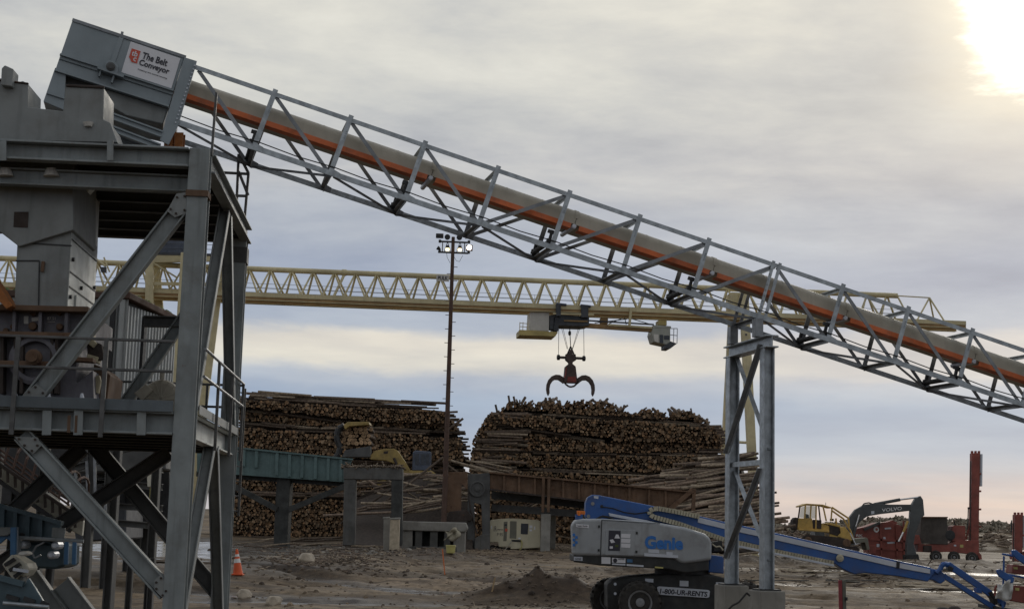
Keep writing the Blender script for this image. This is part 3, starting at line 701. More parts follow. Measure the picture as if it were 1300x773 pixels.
fl = MB(); a0, a1, b0, b1 = tpx(93.2, 222, .72), tpx(84.2, 393, .72), None, None
fl.prism([a0, a1, a1 + tv * 2.15, a0 + tv * 2.15], tu * .02); fl.build('flank_plate', 'chute_pale', ch)
for t in (.48, .72, .83):
    q = a0 + (a1 - a0) * t; MB().beam(q + tu * .03, q + tu * .03 + tv * 2.15 + Z3 * .0, .012, .02, Z3).build('weld_seam', 'black_steel', ch)
for t, v in ((.62, .15), (.78, .9), (.7, 2.0), (.9, .1), (.92, 1.6)):
    q = a0 + (a1 - a0) * t + tv * v; MB().tube(q, q + tu * .06, .035, 8).build('bolt_head', 'black_steel', ch)
q = a0 + (a1 - a0) * .93 + tv * .7; MB().box(q + tu * .03, tu * .02, tv * .22, Z3 * .16).build('hatch', 'chute_pale', ch, bevel=.01)
tprism([(18, 269), (36, 269), (35, 289), (17, 288)], .585, .03, 'inspection_door', 'rust_dark', ch, 0)
for (a, b_, c, d) in ((23, 308, 91, 312), (20, 331, 50, 331)): MB().beam(tpx(a, b_, .69), tpx(c, d, .69), .012, .02, Z3).build('weld_seam', 'black_steel', ch)
MB().beam(tpx(50, 331, .69), tpx(49, 392, .69), .012, .02, tu).build('weld_seam', 'black_steel', ch)
MB().tube(tpx(55, 332, .66), tpx(53.5, 345, .66), .03, 8).build('door_handle', 'rust', ch)

# machine under the chute
mc = thing('crusher', T(-3, 1.2, ZL), 'rust spotted purple grey crushing machine on the lower tower deck', 'machine')
MV = .75
def mb(pts, v, th, name, m='machine_purple', par=mc, bev=.012): return tprism(pts, v, th, name, m, par, bev)
body = mb([(-60, 392), (112, 395), (111, 428), (97, 430), (97, 486), (118, 470), (119, 507), (-60, 504)], MV + .1, 2.2, 'body')
for (a, b_, c, d, h) in ((-60, 390, 114, 394, .09), (-60, 423, 110, 427, .08), (-60, 460, 70, 463, .08), (88, 456, 120, 458, .07)): MB().beam(tpx(a, b_, MV - .08), tpx(c, d, MV - .08), .28, h, Z3).build('flange', 'rust', mc, bevel=.008, seg=1)
for px in (20, 53, 86): MB().beam(tpx(px, 394, MV), tpx(px - 1, 425, MV), .2, .05, tu).build('rib', 'machine_purple', mc)
for px in (5, 22, 30, 68, 74): MB().beam(tpx(px, 428, MV), tpx(px - 1, 500, MV), .25, .05, tu).build('rib', 'rust_dark', mc)
MB().lathe(tpx(44, 456, MV - .1), -tv, [(-.2, .42), (0, .42), (.03, .36), (.03, .30), (-.1, .28)], 28).build('shaft_housing', 'machine_purple', mc)
MB().lathe(tpx(44, 454, MV - .2), -tv, [(0, .13), (.1, .13), (.12, .09), (.2, .09)], 18).build('shaft', 'rust', mc)
mb([(20, 480), (60, 481), (60, 504), (20, 503)], MV + .02, .1, 'opening', 'black_steel')
mb([(62, 466), (72, 450), (78, 470), (70, 476)], MV - .05, .2, 'clamp', 'rust_dark')
for (a, b_, r_) in ((43, 397.5, .055), (42, 414, .075), (76, 415, .06), (76, 398, .04), (30, 432, .05), (36, 430, .04), (70, 434, .05), (62, 430, .05), (17, 415, .05), (8, 420, .05), (52, 422, .05)):
    MB().lathe(tpx(a, b_, MV + .08), -tv, [(0, r_), (.05, r_ * .9), (.06, r_ * .5)], 9).build('bolt_head', 'rust', mc)
mb([(30, 401), (36, 401), (36, 411), (30, 411)], MV + .085, .015, 'sticker', 'panel_white'); mb([(40, 403), (50, 402), (50, 407), (40, 408)], MV + .085, .015, 'sticker', 'panel_white')
mb([(60, 408), (70, 408), (70, 409), (60, 409)], MV + .085, .015, 'sticker', 'panel_white')
text('stencil', '87.51', 'panel_white', mc, tpx(60, 406, MV + .07), tu, Z3, width=.13, height=.05)
for (a, b_) in (((112, 398), (116, 430)), ((113, 432), (123, 440)), ((112, 454), (126, 458))): MB().beam(tpx(*a, MV + .4), tpx(*b_, MV + .4), .3, .1, tu).build('end_bracket', 'machine_beige', mc, bevel=.01, seg=1)
mb([(110, 430), (129, 437), (132, 455), (126, 458), (111, 452)], MV + .3, .1, 'bearing_plate', 'rust_dark')
mb([(119, 462), (129, 466), (140, 476), (136, 508), (118, 507)], MV + .6, 1.2, 'guard', 'rust')
mb([(120, 478), (126, 476), (128, 484), (125, 500), (120, 498)], MV + .3, .1, 'belt_guard', 'machine_beige')
mb([(-60, 503), (118, 507), (118, 514), (-60, 510)], MV - .2, 2.4, 'base_frame', 'chute_paint')
for px in (20, 62, 104): MB().tube(tpx(px, 505, MV - .25), tpx(px, 499, MV - .25), .04, 8, .02).build('anchor_bolt', 'zinc_white', mc)
tag(MB().prism([tpx(-10, 350, .3), tpx(16, 388, .3), tpx(8, 392, .3), tpx(-10, 372, .3)], tv * .5).build('deflector_plate', 'rust_orange', bevel=.01, o=tpx(0, 380, .3)), 'tilted rusty brown steel plate at the left edge above the purple machine', 'steel plate')

# motor on the rear of the lower deck
mo = thing('electric_motor', tpx(205, 512, TD - 1.2), 'round beige electric motor with square terminal box on the lower deck', 'motor')
c = tpx(204, 506, TD - 1.3)
MB().lathe(c, tv, [(0, .30), (.03, .36), (.1, .38), (.9, .38), (.97, .33)], 26).build('casing', 'motor_beige', mo)
b = MB()
for k in range(8):
    t = k * math.pi / 8; d = tu * math.cos(t) + Z3 * math.sin(t); b.beam(c - d * .34 - tv * .0, c + d * .34 - tv * .0, .02, .03, tv)
b.build('fan_grille', 'motor_beige', mo)
MB().prism([tpx(a, b_, TD - 1.4) for a, b_ in ((170, 499), (185, 487), (194, 495), (180, 509))], tv * .3).build('terminal_box', 'motor_beige', mo, bevel=.015)
MB().tube(c + Z3 * .37, c + Z3 * .5, .05, 8).build('lifting_eye', 'motor_beige', mo)
for dx in (-.2, .2): MB().box(c + tu * dx + tv * .5 - Z3 * .42, tu * .05, tv * .4, Z3 * .1).build('foot', 'motor_beige', mo)

# corrugated shed behind the tower
shY = 36; sc = P(160, 380, shY); sa = R(14); su = V((math.cos(R(-3)), math.sin(R(-3)), 0)); sv = V((math.sin(sa), math.cos(sa), 0)) * 2.6
shed = thing('corrugated_shed', V((sc.x - 1.5, sc.y + 1, 0)), 'tall pale corrugated metal shed with mossy roof behind the steel tower', 'shed')
def corr(p, q, z0, z1, name, par, m='corrugated', n=None):
    d = q - p; L = d.length; d = d / L; nm = V((d.y, -d.x, 0)); b = MB(); k = 0; pts = []
    step = .16; x = 0
    while x < L:
        pts += [(x, 0), (x + step * .38, 0), (x + step * .5, .045), (min(L, x + step * .88), .045)]; x += step
    pts.append((L, 0)); vs = []
    for (a, o_) in pts: vs += [p + d * a + nm * o_ + Z3 * z0, p + d * a + nm * o_ + Z3 * z1]
    b.add(vs, [(2 * i, 2 * i + 2, 2 * i + 3, 2 * i + 1) for i in range(len(pts) - 1)])
    return b.build(name, m, par)
sb = V((sc.x, sc.y, 0)); zr = sc.z
zs = 4.7
corr(sb - su * 3.2, sb, zs, zr, 'front_wall', shed); corr(sb, sb + sv, zs, zr - .15, 'side_wall', shed)
for u, v in ((-3, .1), (-.1, .1), (-3, .9), (-.1, .9)): MB().beam(sb + su * u + sv * v - Z3 * .2, sb + su * u + sv * v + Z3 * zs, .2, .2, su, 'I', .03).build('leg', 'tower_dark', shed)
MB().box(sb - su * 1.6 + sv * .5 + Z3 * (zr + zs) / 2, su * 1.56, sv * .46, Z3 * ((zr - zs) / 2 - .05)).build('core', 'tower_dark', shed)
MB().prism([sb - su * 3.4 - Y3 * .15 + Z3 * zr, sb + su * .12 - Y3 * .15 + Z3 * zr, sb + su * .12 + sv * 1.05 + Z3 * (zr - .22), sb - su * 3.4 + sv * 1.05 + Z3 * (zr - .22)], Z3 * .16).build('roof', 'mast_rust', shed, bevel=.02)
b = MB()
for k in range(500):
    v_ = rnd(0, .95); p = sb - su * rnd(0, 3.3) + sv * v_ - Y3 * .1 + Z3 * (zr + .12 - .21 * v_); r_ = rnd(.03, .09)
    b.lathe(p, Z3, [(0, r_ * 1.3), (r_ * .8, r_), (r_ * 1.5, r_ * .3)], 6)
b.build('moss', 'moss', shed)
for u in (-.28, -.05): MB().box(sb + su * u - Y3 * .06 + Z3 * ((zr + zs) / 2), su * .06, Y3 * .05, Z3 * ((zr - zs) / 2 - .02)).build('corner_post', 'black_steel' if u < -.1 else 'corrugated', shed)
MB().box(sb + sv * .35 + Z3 * (zr - 1.6) + su * .05, sv * .03, su * .04, Z3 * 1.3).build('drainpipe', 'black_steel', shed)

# ------------------------------------------------------------------ log yard gantry crane
ga = R(6); gO = P(100, 368, 158); gu = V((math.cos(ga), math.sin(ga), 0)); gv = V((-math.sin(ga), math.cos(ga), 0))
def gpx(px, py, v=0.): return RP(px, py, gO + gv * v, gv)
crane = thing('gantry_crane', V((gO.x + 45, gO.y + 6, 1)), 'long cream and yellow lattice gantry crane spanning behind the log stacks', 'crane')
HW = 1.35
tcA, tcB = gpx(-60, 325.5), gpx(1139, 375.5); btA, btB = gpx(-60, 361.5), gpx(1219, 412.5)
MB().tube(tcA, tcB, .30, 12).build('top_chord', 'crane_cream', crane)
for v in (-HW, HW):
    MB().beam(btA + gv * v, btB + gv * v, .62, .46, Z3).build('girder_beam', 'crane_cream', crane)
    MB().beam(btA + gv * v - Z3 * .38, btB + gv * v - Z3 * .38, .50, .30, Z3).build('girder_web', 'crane_brown', crane)
    MB().beam(btA + gv * v - Z3 * .56, btB + gv * v - Z3 * .56, .66, .07, Z3).build('girder_flange', 'crane_cream', crane)
tl = (tcB - tcA).length; nb = int(tl / 2.3); tdir = (tcB - tcA) / tl
def bpt(x):  # point on the lower line under position x along the top chord
    p = tcA + tdir * x; t = ((p - btA).dot(gu)) / ((btB - btA).dot(gu)); return btA + (btB - btA) * t + Z3 * .2
ffar = MB()
for i in range(nb):
    xa, xm, xb = i * 2.3, (i + .5) * 2.3, (i + 1) * 2.3
    MB().tube(bpt(xa) - gv * HW, tcA + tdir * xm, .12, 6, .10).build('diagonal', 'crane_cream', crane)
    if i < nb - 1: MB().tube(tcA + tdir * xm, bpt(xb) - gv * HW, .10, 6, .12).build('diagonal', 'crane_cream', crane) if i < 49 else None
    ffar.tube(bpt(xa + .55) + gv * HW, tcA + tdir * (xm + .1), .12, 6); ffar.tube(tcA + tdir * (xm + .1), bpt(xb + .55) + gv * HW, .12, 6)
ffar.build('far_diagonals', 'crane_cream', crane, kind='stuff')
for v in (-HW - .3, HW + .3):
    for z in (.55, 1.0): MB().tube(btA + gv * v + Z3 * (z + .2), bpt(tl) + gv * v + Z3 * z, .022, 4).build('walkway_rail', 'galvanized_dull', crane)
rp_ = MB()
for i in range(0, int(tl / 2.3)): rp_.tube(bpt(i * 2.3) - gv * (HW + .3), bpt(i * 2.3) - gv * (HW + .3) + Z3 * 1.0, .02, 4)
rp_.build('rail_posts', 'galvanized_dull', crane, kind='stuff')
for px in (437, 865, 120, 311): 
    q = gpx(px, 332 + (px - 105) * .0425); MB().tube(q - gu * .25, q + gu * .25, .36, 12).build('chord_collar', 'crane_cream', crane)
for px, pt in ((437, 0), (865, 0)):
    q = gpx(px, 349 + (px - 437) * .04); q2 = bpt((q - tcA).dot(tdir) - 1.0) - gv * HW; MB().tube(q, q2, .15, 8).build('diagonal_sleeve', 'crane_cream', crane)
# end of the cantilever
ap = gpx(1180, 378)
for q in ((1139, 375.5, 0), (1164, 407, -HW), (1186, 408, HW), (1201, 411, -HW)): MB().tube(ap, gpx(q[0], q[1], q[2]), .07 if q[0] < 1150 else .10, 6).build('end_stay', 'crane_cream', crane)
for v in (-HW, HW): MB().tube(gpx(1139, 375.5), gpx(1149, 394, v), .1, 6).build('end_strut', 'crane_cream', crane)
# name board on the top chord
nbd = MB().prism([gpx(554, 348.5, -.45), gpx(570.5, 349.2, -.45), gpx(570, 357.5, -.45), gpx(554, 356.8, -.45)], gv * .12).build('name_board', 'panel_white', crane)
o_ = gpx(555.8, 355.2, -.46)
text('board_lettering', 'PULK', 'ink', nbd, o_, gu, Z3, width=(gpx(568.6, 355, -.46) - o_).length, height=.42, bold=.03, ext=.01)
# legs: pair at the right, rigid frame at the left
def leg(name, p, q, w0, w1, m='crane_cream', d0=.6, d1=.5):
    p = V(p); q = V(q); vs = [p + gu * a * w0 / 2 + gv * b * d0 / 2 for a in (-1, 1) for b in (-1, 1)] + [q + gu * a * w1 / 2 + gv * b * d1 / 2 for a in (-1, 1) for b in (-1, 1)]
    return MB().add(vs, [(0, 1, 3, 2), (4, 6, 7, 5), (0, 4, 5, 1), (2, 3, 7, 6), (0, 2, 6, 4), (1, 5, 7, 3)]).build(name, m, crane, bevel=.04, seg=1)
def gz(px, py, z, v=0.):
    q = gpx(px, py, v); return V((q.x, q.y, z))
la = gpx(935, 372, 0); 
leg('leg', gpx(944, 372, -1.6), gz(961, 700, -.2, -4), 1.0, .95)
leg('leg', gpx(932, 372, 1.6), gz(914, 700, -.2, 4), 1.0, .95)
MB().prism([gpx(929, 371, -1.4), gpx(941, 371.5, -1.4), gpx(944, 404, -1.4), gpx(930, 404, -1.4)], gv * 2.8).build('leg_head', 'crane_cream', crane)
for py in (575, 594, 500, 425): q = gpx(944 + (py - 372) * .052, py, -2.2 - (py - 372) * .005); MB().box(q - gv * .15, gu * .10, gv * .05, Z3 * .1).build('leg_port', 'crane_dark', crane)
tie0 = gpx(918, 560, 3); tie1 = gpx(955, 562, -3); MB().tube(tie0, tie1, .15, 8).build('leg_tie', 'crane_cream', crane)
leg('leg', gpx(190, 332, -2), gz(188, 690, -.2, -2.5), .85, .8)
leg('leg', gpx(197, 332, 2), gz(226, 690, -.2, 2.5), 1.0, .7, 'crane_cream')
leg('leg', gpx(279, 320, 0), gz(236, 690, -.2, 0), 1.5, .9, 'crane_cream')
tag_ = MB().prism([gpx(262, 365, -.8), gpx(270, 362, -.8), gpx(283, 322, -.8), gpx(276, 321, -.8)], gv * 1.6).build('leg_head', 'crane_cream', crane)
for v in (-2, 2): MB().beam(gpx(190, 329, v), gpx(283, 327, v), .5, .8, Z3).build('portal_beam', 'crane_cream', crane)
MB().beam(gpx(190, 360, -2), gpx(262, 361, -2), .25, .35, Z3).build('portal_tie', 'crane_cream', crane)
MB().tube(gpx(190, 331, -2.2), gpx(224, 352, -2.2), .09, 6).build('portal_brace', 'crane_cream', crane)
leg('stair_tower', gpx(232, 321, -3), gz(209, 690, -.2, -3), .35, .35)
MB().prism([gpx(192, 291, -2), gpx(240, 292, -2), gpx(240, 322, -2), gpx(188, 320.5, -2)], gv * 4).build('machine_house', 'cab_blue', crane, bevel=.05)
MB().beam(gpx(186, 322, -2.2), gpx(285, 324, -2.2), .2, .25, Z3).build('platform_edge', 'crane_dark', crane)
for z in (.5, 1.0): MB().tube(gpx(187, 321, -2.4) + Z3 * z, gpx(285, 323, -2.4) + Z3 * z, .03, 5).build('walkway_rail', 'crane_dark', crane)
MB().prism([gpx(103, 356, -1), gpx(117, 357, -1), gpx(117, 364, -1), gpx(103, 363, -1)], gv * 1.2).build('equipment_box', 'rust_dark', crane)
MB().prism([gpx(127, 339, -.9), gpx(135, 339, -.9), gpx(135, 346, -.9), gpx(128, 345, -.9)], gv * .5).build('floodlight', 'crane_dark', crane)
MB().tube(gpx(122, 329, -.5), gpx(134, 338, -.9), .12, 6).build('floodlight_arm', 'crane_cream', crane)
MB().tube(gpx(132, 327, -.5), gpx(139, 345, -.9), .1, 6).build('floodlight_arm', 'crane_cream', crane)
# trolley, machinery box, walkway and driver's cab
def gp(pts, v, th, name, m, par=crane, bev=.02): return MB().prism([gpx(a, b_, v) for a, b_ in pts], gv * th).build(name, m, par, bevel=bev, seg=1)
tr = gp([(705, 399), (748, 402), (748, 413), (740, 414), (709, 413), (709, 420), (703, 420)], -1.5, 3.0, 'trolley', 'crane_dark')
for a in ((706, 386, 712, 401), (738, 387, 747, 403)): gp([(a[0], a[1]), (a[2], a[1]), (a[2], a[3]), (a[0], a[3])], -2.0, .5, 'trolley_bogie', 'crane_dark', tr)
for a, b_ in ((706, 385.5), (737, 387.5)): MB().tube(gpx(a, b_, -1.8), gpx(a + 13, b_ + 1.5, -1.8), .13, 8).build('hose_drum', 'cab_blue', tr)
MB().beam(gpx(702, 398, -1.9), gpx(754, 399.5, -1.9), .15, .16, Z3).build('trolley_rail', 'crane_cream', tr)
MB().beam(gpx(716, 407, -1.6), gpx(746, 408, -1.6), .1, .14, Z3).build('trolley_rail', 'crane_brown', tr)
gp([(708, 399), (703, 405), (703, 418), (698, 418), (698, 400)], -1.4, 1.2, 'hoist_motor', 'crane_dark', tr)
eh = gp([(673, 396.2), (697.5, 396.6), (697, 420.5), (671.5, 419.5)], -1.3, 2.6, 'electrical_house', 'panel_white', crane, .04)
for k in range(12):
    q0 = gpx(673.5 + k * 2.05, 397, -1.32); q1 = gpx(672.3 + k * 2.05, 419, -1.32); MB().beam(q0, q1, .03, .07, gu).build('panel_rib', 'panel_white', eh)
gp([(659.5, 418.5), (708.5, 421.5), (705, 427), (659.5, 425.5)], -1.7, 3.2, 'platform', 'crane_yellow')
for z, a in ((408.5, 0), (413, 0)): MB().tube(gpx(660, z + 1.5, -1.7), gpx(671, z + 2.5, -1.7), .04, 5).build('platform_rail', 'crane_cream', crane)
for px in (660, 664, 670.5): MB().tube(gpx(px, 409, -1.7), gpx(px - .3, 419, -1.7), .04, 5).build('platform_rail', 'crane_cream', crane)
MB().beam(gpx(740, 413, -1.0), gpx(830, 419, -1.0), .5, .5, Z3).build('cab_beam', 'crane_brown', crane)
MB().beam(gpx(772, 412.3, -1.3), gpx(828, 416, -1.3), .12, .22, Z3).build('cab_beam_edge', 'crane_cream', crane)
MB().tube(gpx(748, 407, -1), gpx(830, 412, -1), .09, 6).build('cable_tray', 'crane_dark', crane)
for a, b_, c, d in ((755, 410, 796, 405), (795, 412, 793, 403), (800, 404, 830, 413), (773, 411, 790, 404)): MB().tube(gpx(a, b_, -1), gpx(c, d, -1), .05, 5).build('beam_stay', 'crane_dark', crane)
for v in (-1.9, 1.6): MB().beam(gpx(801, 391, v), gpx(799, 414, v), .25, .25, gu).build('beam_hanger', 'crane_cream', crane)
gp([(763, 403), (772, 403.5), (772, 411), (763, 411)], -1, 1, 'winch', 'crane_brown')
cb_ = gp([(829, 416), (851, 417), (851, 436), (846, 437.5), (830, 434), (827, 424)], -1.7, 2.4, 'driver_cab', 'cab_pale', crane, .05)
for pts in ([(829.5, 424), (836, 424.5), (836, 435), (831, 433)], [(837.5, 425), (842, 425), (842, 435.5), (837.5, 435)], [(843, 426), (850, 426), (850, 431), (843, 431)]): gp(pts, -1.74, .03, 'cab_window', 'glass_dark' if pts[0][0] > 837 else 'panel_white', cb_, 0)
gp([(836, 406.5), (846.5, 407), (846.5, 413), (836, 412.5)], -1.2, 1.6, 'cab_roof_unit', 'crane_yellow', cb_)
gp([(830, 412.5), (852, 414), (852, 417), (829, 416)], -1.7, 2.4, 'cab_roof', 'cab_pale', cb_)
gp([(845, 437), (851, 433), (859.5, 436), (851, 442.5), (845, 442)], -1.7, 2.4, 'cab_step', 'crane_dark', cb_)
for a, b_, c, d in ((851, 417, 860, 417), (860, 417, 859.5, 436), (855.5, 417, 855, 435), (851, 425, 860, 426)): MB().tube(gpx(a, b_, -1.7), gpx(c, d, -1.7), .05, 5).build('cab_guard', 'zinc_white', cb_)

# grapple hanging from the trolley
gr = thing('log_grapple', gpx(725, 502), 'dark open log grapple with two curved claws hanging on ropes above the log stack', 'grapple')
for (a, b_, c, d, r_) in ((709.5, 413, 709, 453, .03), (741, 414, 741.5, 454, .03), (714, 413, 721, 443, .025), (712, 413, 720, 443, .025), (735, 414, 726.5, 443, .025), (737, 414, 727, 443, .025), (723, 413, 724.5, 440, .05)):
    MB().tube(gpx(a, b_), gpx(c, d), r_, 5).build('rope', 'black_steel', gr)
MB().lathe(gpx(723.2, 423) - Z3 * .25, Z3, [(0, .08), (.1, .16), (.4, .16), (.5, .08)], 10).build('rope_socket', 'black_steel', gr)
for s_ in (-1, 1): MB().tube(gpx(724.5, 440), gpx(724.5 + 4.3 * s_, 450), .09, 6).build('sling', 'black_steel', gr)
MB().lathe(gpx(724.7, 447), gv, [(-.2, .28), (.2, .28)], 14).build('sheave', 'grapple_steel', gr)
sb_ = MB().beam(gpx(709, 453.5), gpx(741.5, 455), .4, .26, Z3).build('spreader_bar', 'grapple_steel', gr, bevel=.03)
for a, b_ in ((709, 453.6), (741.3, 455)): MB().lathe(gpx(a, b_) - gu * .18, gu, [(0, .2), (.05, .3), (.3, .3), (.36, .2)], 14).build('bar_end', 'black_steel', sb_)
gp([(718.7, 449), (731, 449.5), (731.5, 457), (727.5, 459.5), (726, 464), (723.5, 464), (722, 459.5), (718.5, 456.5)], -.4, .8, 'rotator', 'grapple_steel', gr)
MB().tube(gpx(724.6, 456), gpx(724.6, 462), .22, 10).build('swivel', 'black_steel', gr)
gp([(724.7, 459.5), (731, 465), (733.5, 486), (716, 485.5), (718, 465)], -.5, 1.0, 'grapple_body', 'grapple_steel', gr, .05)
gp([(718.6, 466), (719.7, 466), (718.7, 476), (716.2, 481)], -.58, .12, 'red_panel', 'grapple_red', gr, 0); gp([(721, 478), (731, 478), (731.5, 485), (720, 485)], -.56, .08, 'red_panel', 'grapple_red', gr, 0)
def claw(s_):
    c = 724.7; out = [(9, 479), (14, 476), (19, 475.6), (24, 477.6), (28, 482), (30.3, 488), (30.8, 494), (30, 499), (28.3, 502.6)]
    inn = [(26.8, 499), (27, 494), (26, 488.5), (23.5, 484.5), (20, 482), (15.5, 482.2), (12, 484.5), (9, 487)]
    return gp([(c + s_ * a, b_ + s_ * .3) for a, b_ in out + inn], -.32, .64, 'claw', 'grapple_steel', gr, .03)
claw(-1); claw(1)
pts = [gpx(a, b_) for a, b_ in ((715, 482), (718, 487.5), (722, 490.5), (725, 491), (729, 490), (732, 487), (735, 482.5))]
MB().path(pts, .10, 8).build('tie_link', 'grapple_steel', gr)

# ------------------------------------------------------------------ floodlight mast
MY = 117.
q = P(563.5, 662, MY); mB = V((q.x, q.y, h1(q.x, q.y) - .2)); mZ = P(576, 301, MY).z
mast = thing('floodlight_mast', mB, 'tall thin rust brown floodlight mast with lamp frame standing between the log stacks', 'light mast')
MB().tube(mB, V((mB.x, mB.y, mZ)), .23, 10, .14).build('pole', 'mast_rust', mast)
mw = MY / F
def mp(dx, py, dy=0.): return V((mB.x + dx * mw, mB.y + dy, P(575, py, MY).z))
k = 0
for z in np.arange(4, mZ - 2.0, .55):
    k += 1
    if k > 60: break
    MB().tube(V((mB.x, mB.y, z)), V((mB.x + (.42 if k % 2 else -.42), mB.y, z)), .028, 5).build('climbing_step', 'mast_rust', mast)
for py, a, b_ in ((307, -18, 20), (320.5, -19, 20)): MB().tube(mp(a, py), mp(b_, py + .6), .075, 6).build('crossbar', 'black_steel', mast)
for dx in (-13.5, 15): MB().tube(mp(dx, 307), mp(dx, 320.5), .04, 5).build('frame_bar', 'black_steel', mast)
for dx, py in ((-17, 305), (20.5, 305), (-17, 318), (20.5, 318)): MB().tube(mp(dx, py), mp(dx, py + 3.5), .12, 6).build('bracket', 'black_steel', mast)
MB().box(mp(-17.5, 300), X3 * .30, Y3 * .18, Z3 * .17).build('floodlight', 'black_steel', mast, bevel=.04)
for dx in (-7.5, 8): MB().lathe(mp(dx, 301.5) + Y3 * .1, -Y3, [(0, .12), (.1, .22), (.2, .23), (.22, .2)], 18).build('floodlight', 'black_steel', mast)
MB().lathe(mp(-20, 315), (X3 * .8 - Z3 * .5), [(0, .17), (.12, .15), (.3, .06)], 12).build('floodlight', 'black_steel', mast)
for dx in (-7, 9):
    fl_ = MB().lathe(mp(dx, 313.5), -Z3, [(-.12, .08), (0, .13), (.12, .17)], 14).build('floodlight', 'black_steel', mast)
    MB().lathe(mp(dx, 313.5) - Z3 * .12, -Z3, [(0, .15), (.14, .17), (.2, .10)], 14).build('lit_lens', 'lamp_lit_yellow', fl_)
    for s_ in (-1, 1): MB().tube(mp(dx, 307), mp(dx + 4 * s_, 320), .03, 5).build('lamp_stay', 'black_steel', mast)
wl = MB().box(mp(21, 314) + Y3 * .12, X3 * .27, Y3 * .1, Z3 * .24).build('floodlight', 'mast_rust', mast, bevel=.03)
MB().lathe(mp(21, 314), -Y3, [(0, .19), (.03, .19), (.05, .12)], 16).build('lit_lens', 'lamp_lit_white', wl)
for a in (((-8, 321), (-7, 327), (-3, 334)), ((2, 326), (5, 331), (9, 332), (13, 324))): MB().path([mp(*q) for q in a], .015, 4).build('loose_cable', 'black_steel', mast)

# ------------------------------------------------------------------ log stacks (end-on logs: thousands, so one mass per stack)
def wood_end():
    g = rnd(.42, 1.0)
    if random.random() < .24: g *= .4
    w_ = rnd(0, 1); return ((.34 + .05 * w_) * g, (.245 - .02 * w_) * g, (.155 - .04 * w_) * g)
def bark():
    g = rnd(.5, 1.5); return (.125 * g, .092 * g, .068 * g)
def pale():
    g = rnd(.6, 1.4); return (.27 * g, .215 * g, .155 * g)
def stack(name, Y0, top, bands, botpy, xtra=0.):
    tp = [P(a, b_, Y0) for a, b_ in top]; xs = [q.x for q in tp]; zs = [q.z for q in tp]
    bd = []
    for pts, th in bands:
        w = [P(a, b_, Y0) for a, b_ in pts]; bd.append(([q.x for q in w], [q.z for q in w], th))
    b = MB(); zb = P(700, botpy, Y0).z; z = zb; row = 0
    topz = lambda x: float(np.interp(x, xs, zs))
    def layer(x, z):
        return sum(1 for (bx_, bz, th) in bd if z > float(np.interp(x, bx_, bz)))
    offs = [rnd(-.9, .9) for _ in range(len(bd) + 2)]
    while z < max(zs) + .2:
        x = xs[0] + (.15 if row % 2 else 0)
        while x < xs[-1]:
            xx = x + rnd(-.06, .06); zz = z + rnd(-.06, .06); r_ = rnd(.08, .155) if random.random() < .85 else rnd(.15, .2)
            ok = zz < topz(xx) + rnd(-.25, .15)
            for (bx_, bz, th) in bd:
                if bx_[0] - .5 < xx < bx_[-1] + .5 and abs(zz - float(np.interp(xx, bx_, bz))) < th * .62: ok = False
            if ok:
                y = Y0 + offs[layer(xx, zz)] + rnd(-.35, .30); yw = rnd(-.05, .05); L = 5.5
                p = V((xx, y, zz)); q = V((xx + yw * L, y + L, zz + rnd(-.15, .15)))
                b.tube(p, q, r_, 7, c=bark(), cc=wood_end())
            x += .262
        z += .228; row += 1
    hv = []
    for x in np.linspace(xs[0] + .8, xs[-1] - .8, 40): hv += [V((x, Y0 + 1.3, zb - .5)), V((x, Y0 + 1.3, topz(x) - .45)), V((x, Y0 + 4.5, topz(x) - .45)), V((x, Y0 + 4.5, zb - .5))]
    b.add(hv, [(4 * i + a, 4 * i + (a + 1) % 4, 4 * i + 4 + (a + 1) % 4, 4 * i + 4 + a) for i in range(39) for a in range(4)], (.05, .038, .028))  # dark core added so no sky shows between the logs
    # bands of logs laid lengthwise between the tiers, and the crosswise ends
    for (bx_, bz, th) in bd:
        for k in range(int((bx_[-1] - bx_[0]) * th * 2.6) + 3):
            L = rnd(3.5, 7.5); x = rnd(bx_[0], max(bx_[0] + .1, bx_[-1] - L + .3)); zz = float(np.interp(x + L / 2, bx_, bz)) + rnd(-th, th) * .42
            sl = (float(np.interp(min(bx_[-1], x + L), bx_, bz)) - float(np.interp(x, bx_, bz)))
            y = Y0 + rnd(-.15, .8); cc = bark() if random.random() < .72 else pale()
            b.tube(V((x, y, zz - sl / 2)), V((x + L, y + rnd(-.4, .4), zz + sl / 2 + rnd(-.12, .12))), rnd(.07, .13), 6, c=cc, cc=wood_end())
    return b, xs, zs, topz, zb
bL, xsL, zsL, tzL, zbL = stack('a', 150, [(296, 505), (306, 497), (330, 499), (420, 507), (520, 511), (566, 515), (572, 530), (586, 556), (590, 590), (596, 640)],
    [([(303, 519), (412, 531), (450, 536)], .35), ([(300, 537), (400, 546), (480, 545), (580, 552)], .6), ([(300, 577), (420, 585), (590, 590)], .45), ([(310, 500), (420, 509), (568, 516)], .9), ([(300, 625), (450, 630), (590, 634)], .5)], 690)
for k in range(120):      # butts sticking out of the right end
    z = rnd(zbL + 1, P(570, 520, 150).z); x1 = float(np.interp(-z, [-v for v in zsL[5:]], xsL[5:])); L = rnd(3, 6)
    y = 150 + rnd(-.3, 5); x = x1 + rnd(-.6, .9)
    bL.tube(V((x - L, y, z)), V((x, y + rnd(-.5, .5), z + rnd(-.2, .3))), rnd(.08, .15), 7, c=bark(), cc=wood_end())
o = bL.build('stacked_logs', 'wood_tint', kind='stuff')
